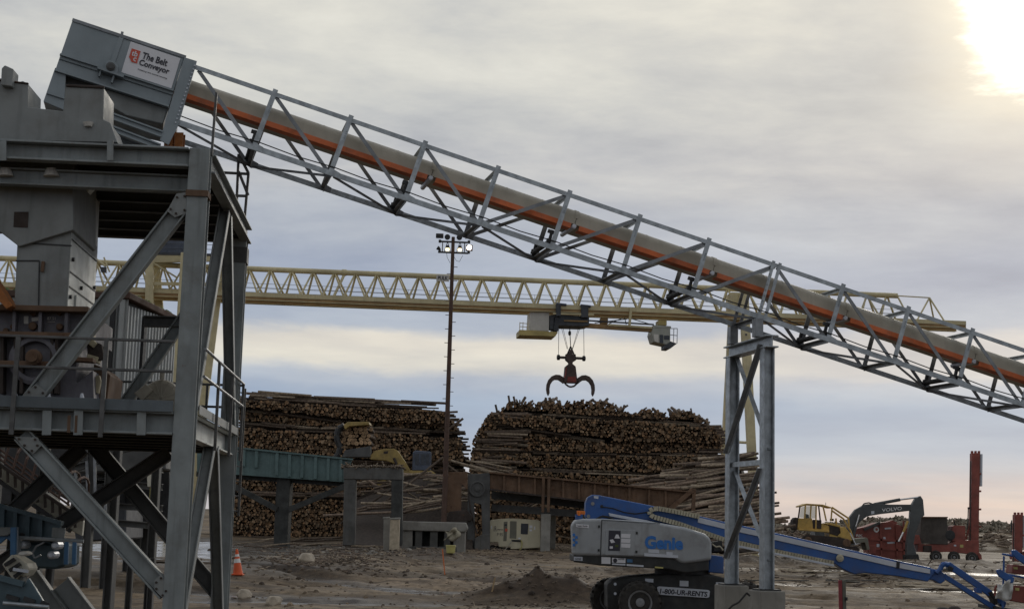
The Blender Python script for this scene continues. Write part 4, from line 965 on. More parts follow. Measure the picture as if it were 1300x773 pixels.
bR, xsR, zsR, tzR, zbR = stack('b', 148, [(598, 575), (606, 543), (622, 526), (638, 518), (645, 510), (672, 510), (686, 513), (700, 508), (715, 511), (735, 509), (752, 512), (766, 509), (782, 516), (800, 526), (818, 518), (836, 522), (848, 528), (862, 521), (880, 523), (892, 531), (904, 541), (915, 556), (924, 600)],
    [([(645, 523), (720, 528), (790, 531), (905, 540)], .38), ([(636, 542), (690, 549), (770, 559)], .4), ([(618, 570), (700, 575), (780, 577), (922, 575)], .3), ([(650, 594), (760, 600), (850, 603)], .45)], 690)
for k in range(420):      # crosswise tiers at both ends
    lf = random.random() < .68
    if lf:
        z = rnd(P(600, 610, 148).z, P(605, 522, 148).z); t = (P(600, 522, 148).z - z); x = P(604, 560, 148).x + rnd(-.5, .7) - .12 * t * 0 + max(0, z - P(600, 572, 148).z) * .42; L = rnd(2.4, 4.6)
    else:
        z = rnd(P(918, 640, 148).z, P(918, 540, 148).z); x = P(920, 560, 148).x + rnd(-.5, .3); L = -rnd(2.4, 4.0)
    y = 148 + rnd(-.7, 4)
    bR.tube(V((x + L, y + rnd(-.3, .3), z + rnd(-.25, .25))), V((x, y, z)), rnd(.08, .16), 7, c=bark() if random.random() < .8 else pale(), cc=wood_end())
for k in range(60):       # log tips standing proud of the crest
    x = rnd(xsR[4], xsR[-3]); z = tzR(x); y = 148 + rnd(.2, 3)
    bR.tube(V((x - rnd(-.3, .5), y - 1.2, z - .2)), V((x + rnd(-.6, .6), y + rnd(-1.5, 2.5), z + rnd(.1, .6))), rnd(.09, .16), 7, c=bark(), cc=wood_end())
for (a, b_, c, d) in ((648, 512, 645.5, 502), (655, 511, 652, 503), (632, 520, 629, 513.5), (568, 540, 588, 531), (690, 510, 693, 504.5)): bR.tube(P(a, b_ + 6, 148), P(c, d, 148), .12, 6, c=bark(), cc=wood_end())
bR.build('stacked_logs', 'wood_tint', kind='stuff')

# ------------------------------------------------------------------ individual logs
LOGM = []
for k in range(14):
    b = MB(); L = [9, 8, 7, 6.5, 6, 5.5, 5, 8.5, 7.5, 4.5, 4, 6, 7, 3.5][k]; r_ = rnd(.10, .17); c1 = pale() if k % 5 in (1, 3) else bark(); c1 = tuple(v * 1.5 for v in c1) if k % 5 == 0 else c1
    p0 = V((-L / 2, 0, 0)); p1 = V((0, rnd(-.12, .12), rnd(-.12, .12))); p2 = V((L / 2, 0, 0))
    b.tube(p0, p1, r_, 8, r_ * .9, True, c1, wood_end()); b.tube(p1, p2, r_ * .9, 8, r_ * .72, True, c1, wood_end())
    me_o = b.build('log', 'wood_tint'); LOGM.append((me_o.data, L, r_)); bpy.data.objects.remove(me_o)
def put_log(p, d, label, group, k=None, sc=1.0):
    me, L, r_ = LOGM[k if k is not None else random.randrange(14)]
    ob = bpy.data.objects.new('log', me); COL.objects.link(ob); ob.location = p; ob.rotation_euler = V(d).to_track_quat('X', 'Z').to_euler(); ob.scale = (sc, sc, sc)
    tag(ob, label, 'log', group); return ob
# loose heap lying lengthwise at the foot of the right stack
zt_ = [(790, 640), (815, 614), (850, 601), (900, 586), (938, 573), (962, 592), (985, 636), (1000, 665)]
hx = [P(a, b_, 140).x for a, b_ in zt_]; hz = [P(a, b_, 140).z for a, b_ in zt_]
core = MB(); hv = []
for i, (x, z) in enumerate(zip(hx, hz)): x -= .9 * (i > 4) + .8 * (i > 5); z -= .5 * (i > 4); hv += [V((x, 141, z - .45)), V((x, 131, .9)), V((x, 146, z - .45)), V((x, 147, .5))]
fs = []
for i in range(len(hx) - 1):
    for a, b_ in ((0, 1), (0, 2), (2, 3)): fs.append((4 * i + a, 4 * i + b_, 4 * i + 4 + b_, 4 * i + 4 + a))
core.add(hv, fs, (.035, .026, .02)); core.build('heap_core', 'wood_tint', kind='stuff')  # dark core filling the heap under the loose logs
for i in range(155):
    k_ = random.randrange(14); hl = LOGM[k_][1] * .5; f_ = random.random() ** .8; lim = hx[-2] + .6 - 2.6 * f_ + rnd(-.5, .3)
    x = min(rnd(hx[1], hx[-2]), lim - hl * .97); zt2 = float(np.interp(x, hx, hz))
    y = 131 + 10 * f_; z = .9 + (zt2 - .9) * f_ + rnd(-.15, .2)
    rise = rnd(.06, .24) if x < hx[4] + 2 else rnd(-.02, .15)
    put_log((x, y - .3, z), (1, rnd(-.14, .14), rise), 'long log lying lengthwise in the sloping loose heap right of the stacked logs', 'logs in the sloping loose heap', k_)
# ------------------------------------------------------------------ broken logs behind the concrete frame and under the deck
LB = 'broken log tangled in the loose heap behind the dark concrete frame'
for i in range(52):
    px = rnd(455, 600); py0 = float(np.interp(px, [450, 500, 540, 600], [622, 603, 600, 606])); py = rnd(py0, 655 - (px - 455) * .1); Y = 127 - (py - py0) * .16
    put_log(P(px, py, Y), (1, rnd(-.5, .5), rnd(-.05, .33) if random.random() < .8 else rnd(-.8, .9)), LB, 'logs in the heap behind the concrete frame', sc=rnd(.55, .85))
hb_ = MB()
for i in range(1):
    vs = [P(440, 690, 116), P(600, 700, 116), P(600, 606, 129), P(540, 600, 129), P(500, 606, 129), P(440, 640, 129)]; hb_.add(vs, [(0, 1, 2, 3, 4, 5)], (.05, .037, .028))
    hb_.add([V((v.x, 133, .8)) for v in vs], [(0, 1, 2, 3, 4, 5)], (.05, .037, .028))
hb_.build('heap_core', 'wood_tint', kind='stuff')  # dark fill behind the broken logs
for i in range(22):
    px = rnd(598, 655); c_ = float(np.interp(px, [598, 625, 660], [600, 586, 606])); Y = rnd(127, 131)
    put_log(P(px, rnd(c_, 618), Y), (1, rnd(-.6, .3), -.22 + rnd(-.12, .12)), 'slashed pale log on the low heap behind the rusty deck', 'logs on the low heap behind the deck', sc=rnd(.4, .7))
for i in range(20):
    px = rnd(625, 845); Y = rnd(124, 129)
    put_log(P(px, rnd(632, 690), Y), (1, rnd(-.6, .6), rnd(-.6, .7)), 'broken log lying in the shade under the rusty deck', 'logs under the deck', sc=rnd(.3, .55))
for i in range(26):
    px = rnd(305, 600); q = G(px, rnd(683, 697)); put_log(q + Z3 * .15, (1, rnd(-.7, .7), rnd(-.04, .22)), 'weathered thin log lying on the mud near the concrete frame', 'logs lying on the mud', sc=rnd(.3, .8))

# ------------------------------------------------------------------ rusty log deck
def py_(pts, Y, th, name, m, par=None, bev=.02, seg=1, **k): return MB().pp(pts, Y, th).build(name, m, par, bevel=bev, seg=seg, **k)
DY = 118
dk = thing('log_deck', P(740, 700, DY + 2), 'long rust brown steel log deck on piers sloping down to the right behind the lift', 'log deck')
for y in (DY, DY + 5): py_([(622, 600), (880, 625), (880, 631), (845, 648), (622, 620)], y, .18, 'side_beam', 'rust', dk)
MB().beam(P(621, 599.5, DY - .15), P(881, 624.5, DY - .15), .5, .12, Z3).build('top_flange', 'rust', dk); MB().beam(P(622, 621, DY - .15), P(846, 648.5, DY - .15), .5, .12, Z3).build('bottom_flange', 'rust_dark', dk)
MB().prism([P(622, 603, DY + .2), P(878, 628, DY + .2), P(878, 628, DY + .2) + Y3 * 4.8, P(622, 603, DY + .2) + Y3 * 4.8], Z3 * -.2).build('deck_floor', 'rust_dark', dk)
for px in (640, 659, 679, 715, 735, 755, 773, 799, 824, 845):
    a = 600 + (px - 622) * .097; MB().beam(P(px, a + 1, DY - .12), P(px, a + 21 + (px - 622) * .012, DY - .12), .25, .16, X3).build('rib', 'rust', dk)
for px in (690, 697): MB().beam(P(px, 605, DY - .3), P(px - 1, 650, DY - .3), .35, .22, X3).build('post', 'rust', dk, bevel=.02)
MB().beam(P(848, 648, DY - .2), P(880, 621, DY - .2), .3, .35, Z3).build('end_brace', 'rust', dk); MB().beam(P(881, 620, DY - .2), P(880, 648, DY - .2), .3, .28, X3).build('end_post', 'rust', dk)
MB().beam(P(624, 644, DY + 2), P(880, 662, DY + 2), .6, .55, Z3).build('girder', 'tower_dark', dk); MB().beam(P(624, 628, DY + 3.5), P(850, 652, DY + 3.5), .6, .6, Z3).build('girder', 'tower_dark', dk)
for px, Y in ((693, DY), (760, DY + 1), (865, DY + 3), (700, DY + 5)):
    q = P(px, 652, Y); MB().bx((q.x, Y + .1, q.z / 2 + .3), .75, .75, q.z - .6).build('pier', 'concrete', dk, bevel=.04)
# drive end of the deck
de = thing('conveyor_drive_frame', P(605, 700, DY), 'dark steel drive frame with toothed wheel and torn rusty plate left of the deck', 'drive frame')
py_([(594, 602), (622, 600), (622, 705), (613, 705), (611, 640), (602, 638), (603, 705), (593, 705)], DY - .1, 1.2, 'frame', 'tower_dark', de)
py_([(566, 599), (593.5, 598.5), (593.5, 622), (586, 614), (585.5, 652), (565, 650)], DY - .3, .12, 'side_plate', 'rust', de)
c = P(606, 620, DY - .2); MB().lathe(c, -Y3, [(0, .62), (.15, .62), (.16, .5), (.05, .48), (.05, .2), (.2, .2)], 28).build('toothed_wheel', 'tower_dark', de)
MB().path([P(a, b_, DY - .4) for a, b_ in ((594, 620), (597, 645), (601, 662), (606, 677))], .06, 6).build('hanging_cable', 'rust_dark', de)
py_([(603, 683), (612, 678), (622, 678), (622, 705), (602, 705)], DY - .8, 1.2, 'plinth', 'concrete_dark', de)
py_([(570, 649), (592, 647), (600, 655), (598, 661), (566, 661)], DY - 1, 1.5, 'rubble_top', 'rust_dark', de)

# ------------------------------------------------------------------ teal trough
TY = 110
te = thing('teal_trough', P(370, 690, TY), 'teal green steel trough conveyor with ribs on a braced dark trestle', 'conveyor')
for y in (TY, TY + 2.5): py_([(250, 563.5), (447, 583.5), (438, 612), (250, 599)], y, .12, 'side_wall', 'teal_paint', te)
MB().prism([P(250, 598, TY + .1), P(438, 611, TY + .1), P(438, 611, TY + .1) + Y3 * 2.4, P(250, 598, TY + .1) + Y3 * 2.4], Z3 * .15).build('floor', 'tower_dark', te)
MB().beam(P(250, 563, TY - .08), P(448, 583, TY - .08), .3, .12, Z3).build('top_rail', 'teal_paint', te)
for k, px in enumerate((262, 278, 294, 310, 326, 352, 368, 384, 401, 417, 433)):
    a = 563.5 + (px - 250) * .1015; MB().beam(P(px, a + 1, TY - .1), P(px - .8, a + (22 if k < 5 else 29), TY - .1), .18, .22, X3).build('rib', 'teal_paint', te)
MB().beam(P(250, 601, TY + 1), P(440, 614, TY + 1), .5, .4, Z3).build('bottom_beam', 'dark_timber', te)
for px, w in ((359, 1.0),): 
    q = P(px, 603, TY); MB().bx((q.x, TY + 1.2, q.z / 2 + .2), w, 1.6, q.z - .3).build('column', 'dark_timber', te, bevel=.04)
for a in ((288, 612, 352, 646), (366, 647, 440, 616)): MB().beam(P(a[0], a[1], TY + .3), P(a[2], a[3], TY + .3), .35, .4, Z3).build('brace', 'dark_timber', te)

# ------------------------------------------------------------------ concrete frame, stub posts and abutment
PY = 104
pf = thing('concrete_portal', P(475, 692, PY), 'dark weathered concrete portal frame with debris along its top beam', 'portal')
py_([(437, 597), (452, 597), (450, 692), (435, 692)], PY, .9, 'leg', 'concrete_dark', pf, .04); py_([(497, 597), (511, 597), (510, 692), (496, 692)], PY, .9, 'leg', 'dark_timber', pf, .04)
py_([(436, 593), (511, 594), (511.5, 609), (436, 608)], PY - .08, 1.1, 'beam', 'concrete_dark', pf, .04)
b = MB()
for k in range(260):
    t = random.random(); p = P(436 + 75 * t, 593 - rnd(0, 1.2), PY + rnd(-.1, .9)); d = V((rnd(-1, 1), rnd(-1, 1), rnd(-.2, .4))).normalized() * rnd(.1, .45); b.tube(p - d, p + d, rnd(.02, .05), 5, c=pale() if random.random() < .4 else bark(), cc=pale())
b.build('debris', 'wood_tint', pf, kind='stuff')
pa = thing('stub_post', P(491, 697, PY - 2), 'narrow grey concrete stub post beside the frame leg', 'post'); py_([(487, 658), (494, 657), (494, 698), (486.5, 698)], PY - 2, .6, 'shaft', 'concrete', pa, .03); py_([(486, 656), (494.5, 655.5), (494.5, 658), (486, 658.5)], PY - 2.05, .7, 'cap', 'concrete', pa, .03)
pb = thing('stub_post', P(501, 699, PY - 3), 'stained tan concrete stub post in front of the dark frame leg', 'post'); py_([(495.5, 659), (507, 658.5), (506, 699), (494, 699)], PY - 3, .7, 'shaft', 'tan_plank', pb, .03); py_([(495, 657), (507.5, 656.5), (507.5, 659), (495, 659.5)], PY - 3.05, .8, 'cap', 'concrete', pb, .03)
ab = thing('concrete_abutment', P(550, 700, PY + 2), 'low grey concrete abutment wall with openings below the light mast', 'wall')
py_([(511, 661), (591, 663), (594, 670), (591, 675), (511, 673)], PY + 1.5, 2.2, 'cap_beam', 'concrete', ab, .05)
for a, b_ in ((511, 524), (527, 536), (546, 556), (564, 572), (576, 591)): py_([(a, 672), (b_, 672), (b_ - 1, 702), (a - 1, 702)], PY + 1.7, 1.8, 'pier', 'concrete' if a in (511, 576) else 'concrete_dark', ab, .04)
py_([(520, 693), (580, 694), (580, 702), (519, 702)], PY + 1.6, 2, 'footing', 'concrete_dark', ab, .04)
MB().prism([P(512, 673, PY + 3.4), P(590, 673, PY + 3.4), P(590, 702, PY + 3.4), P(512, 702, PY + 3.4)], Y3 * .3).build('dark_backing', 'concrete_dark', ab)
b = MB(); n = 9; vs = []
for j in range(n):
    for i in range(n):
        u, v = i / (n - 1), j / (n - 1); px = 565 + 17 * u + 3 * math.sin(v * 4); py = 674 + 11 * v - 4 * u * (1 - v) + 2.2 * math.sin(u * 7 + v * 3); vs.append(P(px, py, PY + .9 + .35 * math.sin(u * 9) * math.cos(v * 6) - .3 * v))
b.add(vs, [(j * n + i, j * n + i + 1, (j + 1) * n + i + 1, (j + 1) * n + i) for j in range(n - 1) for i in range(n - 1)])
tp_ = b.build('tarp', 'tarp_brown', o=P(573, 680, PY), smooth=True); sm_ = tp_.modifiers.new('thick', 'SOLIDIFY'); sm_.thickness = .03
tag(tp_, 'crumpled tan tarp draped over the edge of the concrete abutment', 'tarp')

# ------------------------------------------------------------------ compressor
KY = 119
kp = thing('air_compressor', P(652, 704, KY + .8), 'beige towable air compressor with hose parked under the rusty deck', 'compressor')
def kpp(pts, Y, th, name, m, par=kp, bev=.02, seg=1): return py_(pts, Y, th, name, m, par, bev, seg)
kb = kpp([(621, 662), (623, 659.5), (645, 657.5), (683, 659.5), (686, 661.5), (686, 695), (648, 697), (648, 694), (633, 694), (632, 688), (622, 688), (622, 695), (620, 695)], KY, 1.9, 'body', 'compressor_beige', kp, .07, 3)
kpp([(647.5, 661), (656, 661.3), (655.5, 683.5), (647, 683)], KY - .02, .06, 'grille', 'vent_grey'); kpp([(639.5, 662), (644.5, 661.5), (643, 686.5), (639, 686.5)], KY - .02, .06, 'grille', 'vent_grey')
kpp([(661.5, 664), (671, 664.5), (670, 678), (661, 677.5)], KY - .03, .06, 'control_window', 'glass_dark')
for q in ((672, 666.5, 676, 670), (672, 671.5, 675.5, 674), (678, 668, 679.5, 672), (623.5, 667, 624.5, 671), (658, 682, 661, 684)): kpp([(q[0], q[1]), (q[2], q[1]), (q[2], q[3]), (q[0], q[3])], KY - .025, .03, 'sticker', 'sign_white', kp, 0)
kpp([(640.5, 665), (643.5, 665), (643.3, 667), (640.5, 667)], KY - .05, .03, 'sticker', 'ink', kp, 0); kpp([(641.5, 670.5), (644.5, 671), (644, 674.5), (641.2, 674)], KY - .05, .03, 'sticker', 'sign_red', kp, 0)
text('logo', 'IR', 'ink', kp, P(626.8, 674, KY - .01), X3, Z3, width=.22, height=.40); text('lettering', 'compress', 'ink', kp, P(630.5, 673.2, KY - .01), X3, Z3, width=.5, height=.13); text('lettering', 'P 95', 'ink', kp, P(631, 680, KY - .01), X3, Z3, width=.45, height=.25)
kpp([(649, 684.5), (661, 685), (661, 687.5), (650, 687)], KY - .06, .1, 'hose_outlet', 'black_steel')
MB().path([P(a, b_, KY - .15) for a, b_ in ((661.5, 685), (663, 690), (661.5, 696), (657, 701), (651, 703.5), (647, 704.5))], .045, 6).build('hose', 'barrel_yellow', kp)
MB().path([P(a, b_, KY - .15) for a, b_ in ((650, 686), (644, 694), (639, 700), (636, 703))], .03, 6).build('hose', 'cover_cream', kp)
def wheel(c, r_, w, par, rim='rim_grey', lugs=0, ax=-Y3, nm='wheel'):
    wr = MB().lathe(c - ax * w / 2, ax, [(0, r_ * .55), (0, r_ * .86), (w * .14, r_ * .97), (w * .28, r_), (w * .72, r_), (w * .86, r_ * .97), (w, r_ * .86), (w, r_ * .60), (w * .86, r_ * .55)], 36)
    if lugs:
        t0 = Z3 if abs(ax.z) < .9 else X3; a = t0; b2 = ax.cross(a)
        for k in range(lugs):
            t = 2 * math.pi * k / lugs; d = a * math.cos(t) + b2 * math.sin(t); e = ax.cross(d)
            for s_ in (-1, 1):
                t2 = t + (math.pi / lugs if s_ > 0 else 0); d = a * math.cos(t2) + b2 * math.sin(t2); e = ax.cross(d)
                wr.box(c + d * r_ * .985 + ax * s_ * w * .26, d * r_ * .035, e * r_ * .06 + ax * .04 * s_, ax * w * .24)
    o = wr.build(nm, 'tyre', par)
    MB().lathe(c + ax * w * .30, ax, [(0, r_ * .56), (w * .12, r_ * .58), (w * .10, r_ * .50), (w * .02, r_ * .46), (w * .02, r_ * .22), (w * .12, r_ * .20), (w * .14, r_ * .10)], 28).build('rim', rim, o)
    return o
for px, py in ((625.5, 697.5), (632, 698.5), (670, 699), (679, 700.5)): wheel(P(px, py, KY + .5), .38, .26, kp)
MB().beam(P(621, 695, KY + .6), P(686, 698, KY + .6), .3, .16, Z3).build('frame', 'black_steel', kp)

# ------------------------------------------------------------------ loader holding a bundle of logs
LY = 136
ld = thing('log_loader', P(500, 690, LY + 2), 'yellow log loader holding a bundle of logs high in its claw before the left stack', 'loader')
py_([(470, 578), (476, 572), (488, 569.5), (500, 569), (505, 572), (514, 585), (521, 597), (518, 599), (505, 590), (490, 584.5), (470, 583)], LY, .7, 'arm', 'loader_yellow', ld, .05)
py_([(487, 573), (493, 572), (492, 575.5), (487, 575.5)], LY - .03, .1, 'arm_slot', 'rust_dark', ld, 0)
MB().tube(P(500, 581, LY - .1), P(503.5, 589, LY - .1), .12, 8).build('arm_pin', 'rust_dark', ld)
py_([(436, 540), (441, 535.5), (468, 535), (469, 539), (443, 541), (438, 545)], LY - .6, 2.4, 'claw', 'loader_yellow', ld, .04)
MB().path([P(a, b_, LY) for a, b_ in ((437, 540), (430, 544), (427.5, 552), (428.5, 560), (432, 568), (430, 576), (424, 583))], .28, 8).build('claw_arm', 'black_steel', ld)
py_([(438, 571), (470, 566), (470, 580), (434, 580)], LY - .2, 1.6, 'fork', 'tower_dark', ld, .03)
py_([(524, 574), (527, 571.5), (547, 573), (546, 597), (523, 597)], LY, 2.0, 'cab', 'cab_blue', ld, .06)
for a in (527, 534, 540): py_([(a, 576), (a + 5, 576), (a + 5, 590), (a, 590)], LY - .03, .05, 'cab_window', 'glass_dark', ld, 0)
py_([(478, 596), (548, 597), (566, 612), (560, 640), (480, 640)], LY, 2.2, 'body', 'loader_yellow', ld, .08)
for px in (490, 545): wheel(P(px, 655, LY + .2), 1.2, .9, ld)
BM = []
for k in range(5):
    g = (.75, .95, 1.15, .6, 1.0)[k]; me_o = MB().tube(V((-2.1, 0, 0)), V((2.1, 0, 0)), .175, 9, .165, True, bark(), (.50 * g, .33 * g, .19 * g)).build('log', 'wood_tint'); LOGM.append((me_o.data, 4.2, .17)); bpy.data.objects.remove(me_o)
for i in range(6):
    for j in range(7):
        px = 440 + j * 4.9 + (i % 2) * 2.3 + rnd(-.7, .7); py = 542 + i * 4.4 + rnd(-.6, .6)
        if random.random() < .05: continue
        me, L, r_ = LOGM[(i * 7 + j) % 14]
        ob = put_log(P(px, py, LY + 2.5 + rnd(-.25, .25)), (rnd(-.06, .06), 1, 0), "pale sawn log held end on in the yellow loader's claw", "logs held in the loader's claw", 14 + random.randrange(5), 1.0)
        s_ = rnd(.9, 1.2); ob.scale = (1, s_, s_)

# ------------------------------------------------------------------ boom lift
def glass_mat():
    m, nt, b = nodes_of('cab_glass'); o = nt.nodes['Material Output']
    t = N(nt, 'ShaderNodeBsdfTransparent'); t.inputs[0].default_value = (.75, .78, .78, 1); mx = N(nt, 'ShaderNodeMixShader'); mx.inputs[0].default_value = .16
    g = N(nt, 'ShaderNodeBsdfGlossy'); g.inputs['Roughness'].default_value = .1; b.inputs['Base Color'].default_value = (.5, .5, .48, 1)
    nt.links.new(t.outputs[0], mx.inputs[1]); nt.links.new(b.outputs[0], mx.inputs[2]); nt.links.new(mx.outputs[0], o.inputs[0]); MATS['cab_glass'] = m
glass_mat()
BY = 40.0
q = P(850, 790, BY + 1.2)
bl = thing('boom_lift', V((q.x, q.y, 0)), 'grey and blue telescopic boom lift with its long blue boom lowered to the right', 'boom lift')
def bp(pts, Y, th, name, m, par=bl, bev=.015, seg=2): return py_(pts, Y, th, name, m, par, bev, seg)
cov = bp([(726, 668), (727, 663), (731, 659.5), (741, 658), (764, 658), (800, 660), (838, 663.5), (870, 669), (895, 677), (901, 682), (904, 689), (903.5, 711), (880, 714), (866, 715.5), (855, 709), (808, 707), (727.5, 705)], BY, .95, 'engine_cover', 'genie_grey', bl, .09, 4)
bp([(727, 668), (764, 659), (838, 665), (895, 679), (903, 690), (902, 710), (728, 705)], BY + 1.75, .85, 'engine_cover', 'genie_grey', bl, .09, 4)
bp([(728, 704), (764, 705), (808, 706), (856, 708.5), (868, 714.5), (900, 711), (900, 724), (870, 727), (848, 722), (810, 720), (762, 717.5), (728, 713)], BY + .06, 2.5, 'turntable_frame', 'genie_black', bl, .03)
MB().beam(P(764, 659, BY - .004), P(762, 716, BY - .004), .02, .02, X3).build('cover_seam', 'genie_black', cov)
bp([(769, 671), (806.5, 672.5), (805.5, 705), (768, 704)], BY - .012, .03, 'access_panel', 'genie_grey', cov, .01)
bp([(773, 673), (788, 673.5), (787, 699), (772, 698.5)], BY - .02, .03, 'warning_board', 'ink', cov, 0)
for s_ in ([(782, 678), (785, 678), (787, 683), (780, 683)], [(774, 685), (778, 684), (781, 688), (776, 689)], [(774, 693), (778, 693), (778, 696), (774, 696)]): bp(s_, BY - .026, .012, 'pictogram', 'sign_white', cov, 0)
bp([(781, 691), (785, 691), (785, 694), (781, 694)], BY - .026, .012, 'pictogram', 'moss', cov, 0)
for k in range(3): bp([(788.8, 677 + k * 6.2), (800.5, 677.6 + k * 6.2), (800, 682.6 + k * 6.2), (788.5, 682 + k * 6.2)], BY - .02, .03, 'notice', 'sign_white', cov, 0)
for a in ([(731.5, 664.5), (747.5, 666), (747.5, 670), (731.5, 668.8)], [(823, 696.5), (837, 697.5), (837, 702), (823, 701)], [(846, 700), (854, 700.6), (854, 704), (846, 703.5)], [(818, 701.5), (861, 704.5), (861, 708), (818, 705.5)]): bp(a, BY - .012, .03, 'sticker', 'sign_white' if a[0][0] < 800 else 'zinc_white', cov, 0)
text('sticker_lettering', 'Laser Guide', 'ink', cov, P(733.2, 668, BY - .02), X3, Z3, width=12.5 * BY / F, height=2.2 * BY / F)
gw = P(867, 697, BY); go = P(818.5, 696.3, BY - .012)
text('maker_lettering', 'Genie', 'letter_blue', cov, go, (P(866.5, 697.8, BY) - P(818.5, 696.3, BY)).normalized(), Z3, width=48 * BY / F, height=16.5 * BY / F, bold=.045, ext=.006)
for k in range(5):
    bp([(726.8 + (k % 2) * 3.2, 677 + k * 3.2), (730 + (k % 2) * 3.2, 676.6 + k * 3.2), (730.4 + (k % 2) * 3.2, 680 + k * 3.2), (727 + (k % 2) * 3.2, 680.4 + k * 3.2)], BY - .015, .03, 'unit_number', 'letter_blue', cov, 0)
for a, m_ in (([(728.5, 706), (739.5, 706.5), (739.5, 711.5), (728.5, 711)], 'zinc_white'), ([(763.5, 706.5), (775, 707), (775, 715.5), (763.5, 715)], 'sign_white'), ([(777, 707.5), (794, 708.3), (794, 714.3), (777, 713.6)], 'sign_white'), ([(796, 709.3), (803, 709.6), (803, 713.6), (796, 713.3)], 'bright_blue'), ([(777, 714.6), (794, 715.4), (794, 717.3), (777, 716.5)], 'zinc_white'), ([(795.5, 715.4), (817, 717), (817, 719.3), (795.5, 717.8)], 'zinc_white'), ([(831.5, 718.6), (842, 719.4), (842, 721.2), (831.5, 720.6)], 'barrel_yellow')):
    bp(a, BY + .045, .02, 'sticker', m_, bl, 0)
MB().lathe(P(781, 711, BY + .045), -Y3, [(0, .055), (.008, .055)], 16).build('round_mark', 'ink', bl); text('sticker_lettering', 'GENIE', 'ink', bl, P(784.5, 709.9, BY + .04), X3, Z3, width=8 * BY / F, height=2.6 * BY / F)
text('sticker_lettering', 'GENIE', 'ink', bl, P(730, 710.2, BY + .04), X3, Z3, width=8 * BY / F, height=2.6 * BY / F)
bp([(901, 704), (919, 706), (919, 728), (899, 726)], BY + .7, 1.2, 'counter_block', 'genie_blue', bl, .03)
bp([(905, 688), (917, 686), (918, 697), (912, 700), (906, 700)], BY + .8, .8, 'valve_block', 'black_steel', bl, .02)
MB().path([P(a, b_, BY + .7) for a, b_ in ((904, 690), (909, 694), (914, 693), (918, 698))], .02, 6).build('hydraulic_hose', 'chain_beige', bl)
MB().tube(P(735, 654, BY + .4), P(735, 649.5, BY + .4), .05, 10).build('beacon', 'beacon_orange', bl); MB().box(P(737.5, 650.5, BY + .5), X3 * .11, Y3 * .06, Z3 * .05).build('beacon', 'beacon_orange', bl, bevel=.01)
MB().box(P(735, 656, BY + .45), X3 * .10, Y3 * .08, Z3 * .07).build('beacon_bracket', 'genie_blue', bl)
# chassis and wheels
bp([(771, 742), (778, 735.5), (800, 731.5), (850, 728), (906, 729.5), (940, 738), (946, 760), (940, 778), (900, 775), (838, 775), (790, 782), (771, 772)], BY + .55, 1.5, 'chassis', 'genie_black', bl, .04)
MB().tube(P(866, 734, BY + 1.3), P(866, 721, BY + 1.3), .75, 28).build('slew_ring', 'black_steel', bl)
q0 = P(812, 763.5, BY)
for (px, py, dy) in ((812, 764, .15), (775, 759, 2.3), (948, 766, .15), (935, 764, 2.3)): wheel(P(px, py, BY + dy), .56, .44, bl, 'rim_grey', 18)
pl_ = bp([(834, 745), (837, 743.8), (899, 748.4), (901.5, 750), (900.5, 757.5), (898, 758.6), (838, 754.6), (835.5, 753)], BY + .49, .04, 'phone_sign', 'zinc_white', bl, .008)
ex_ = (P(899, 752.9, BY) - P(837, 748.5, BY)).normalized()
text('phone_lettering', '1-800-UR-RENTS', 'ink', pl_, P(837.5, 752.9, BY + .482), ex_, Z3, width=60.5 * BY / F, height=6.4 * BY / F, bold=.03, shear=.15)
for a in ([(819, 734), (829.5, 734.3), (829.5, 739), (819, 738.4)], [(863, 736.5), (874, 737), (874, 744), (863, 743.5)], [(909, 738.5), (919, 739), (919, 742.5), (909, 742)]): bp(a, BY + .53, .03, 'sticker', 'zinc_white', bl, 0)
for px, py in ((781, 741), (781, 753)): MB().tube(P(px, py, BY + .53), P(px, py, BY + .5), .04, 8).build('bolt_head', 'zinc_white', bl)
# boom, cable track, jib, platform
JY = BY + 1.05
boom = bp([(743, 656), (743.2, 638), (746, 631), (752, 627.6), (760, 628.2), (850, 646), (920, 662), (982, 675.4), (1140, 711.2), (1182, 720), (1187, 727), (1178, 738), (1140, 731), (1100, 727), (1085, 728.6), (1072, 723), (1060, 715.5), (982, 696), (919, 682), (850, 666), (800, 656), (790, 664), (760, 668)], JY, .55, 'boom', 'genie_blue', bl, .03, 3)
bp([(886, 656.2), (920, 664.4), (982, 677.8), (1139, 713.4), (1139, 720.2), (982, 684.6), (920, 671.2), (886, 663)], JY - .03, .05, 'inner_tube', 'zinc_white', boom, .008)
bp([(1142, 714.2), (1181, 722.2), (1181, 728), (1142, 720.8)], JY - .03, .05, 'inner_tube', 'zinc_white', boom, .008)
bp([(1138.5, 711.8), (1142.5, 712.8), (1141.5, 721.2), (1138, 720.4)], JY - .05, .08, 'clamp', 'black_steel', boom, 0)
for q in ((752.5, 639, .05), (764, 642.5, .045), (747, 655, .05)): MB().tube(P(q[0], q[1], JY - .02), P(q[0], q[1], JY + .02), q[2], 12).build('pivot_pin', 'black_steel' if q[0] > 760 else 'rim_grey', boom)
bp([(754, 629), (760, 629.6), (759.5, 633), (754, 632)], JY - .01, .03, 'sticker', 'zinc_white', boom, 0)
bp([(772.5, 650.8), (774, 655), (822, 664), (838, 664), (821, 660)], JY - .12, .08, 'lift_cylinder_rod', 'zinc_white', bl, .01)
tr_ = MB(); cpts = [(888, 655.5), (860, 649.5), (836, 645.2), (829, 645.6), (824.5, 648.5), (825, 652.8), (830, 656), (860, 664), (919, 684.5), (982, 699), (1058, 714.5)]
cw_ = [P(a, b_, JY - .1) for a, b_ in cpts]; acc = 0
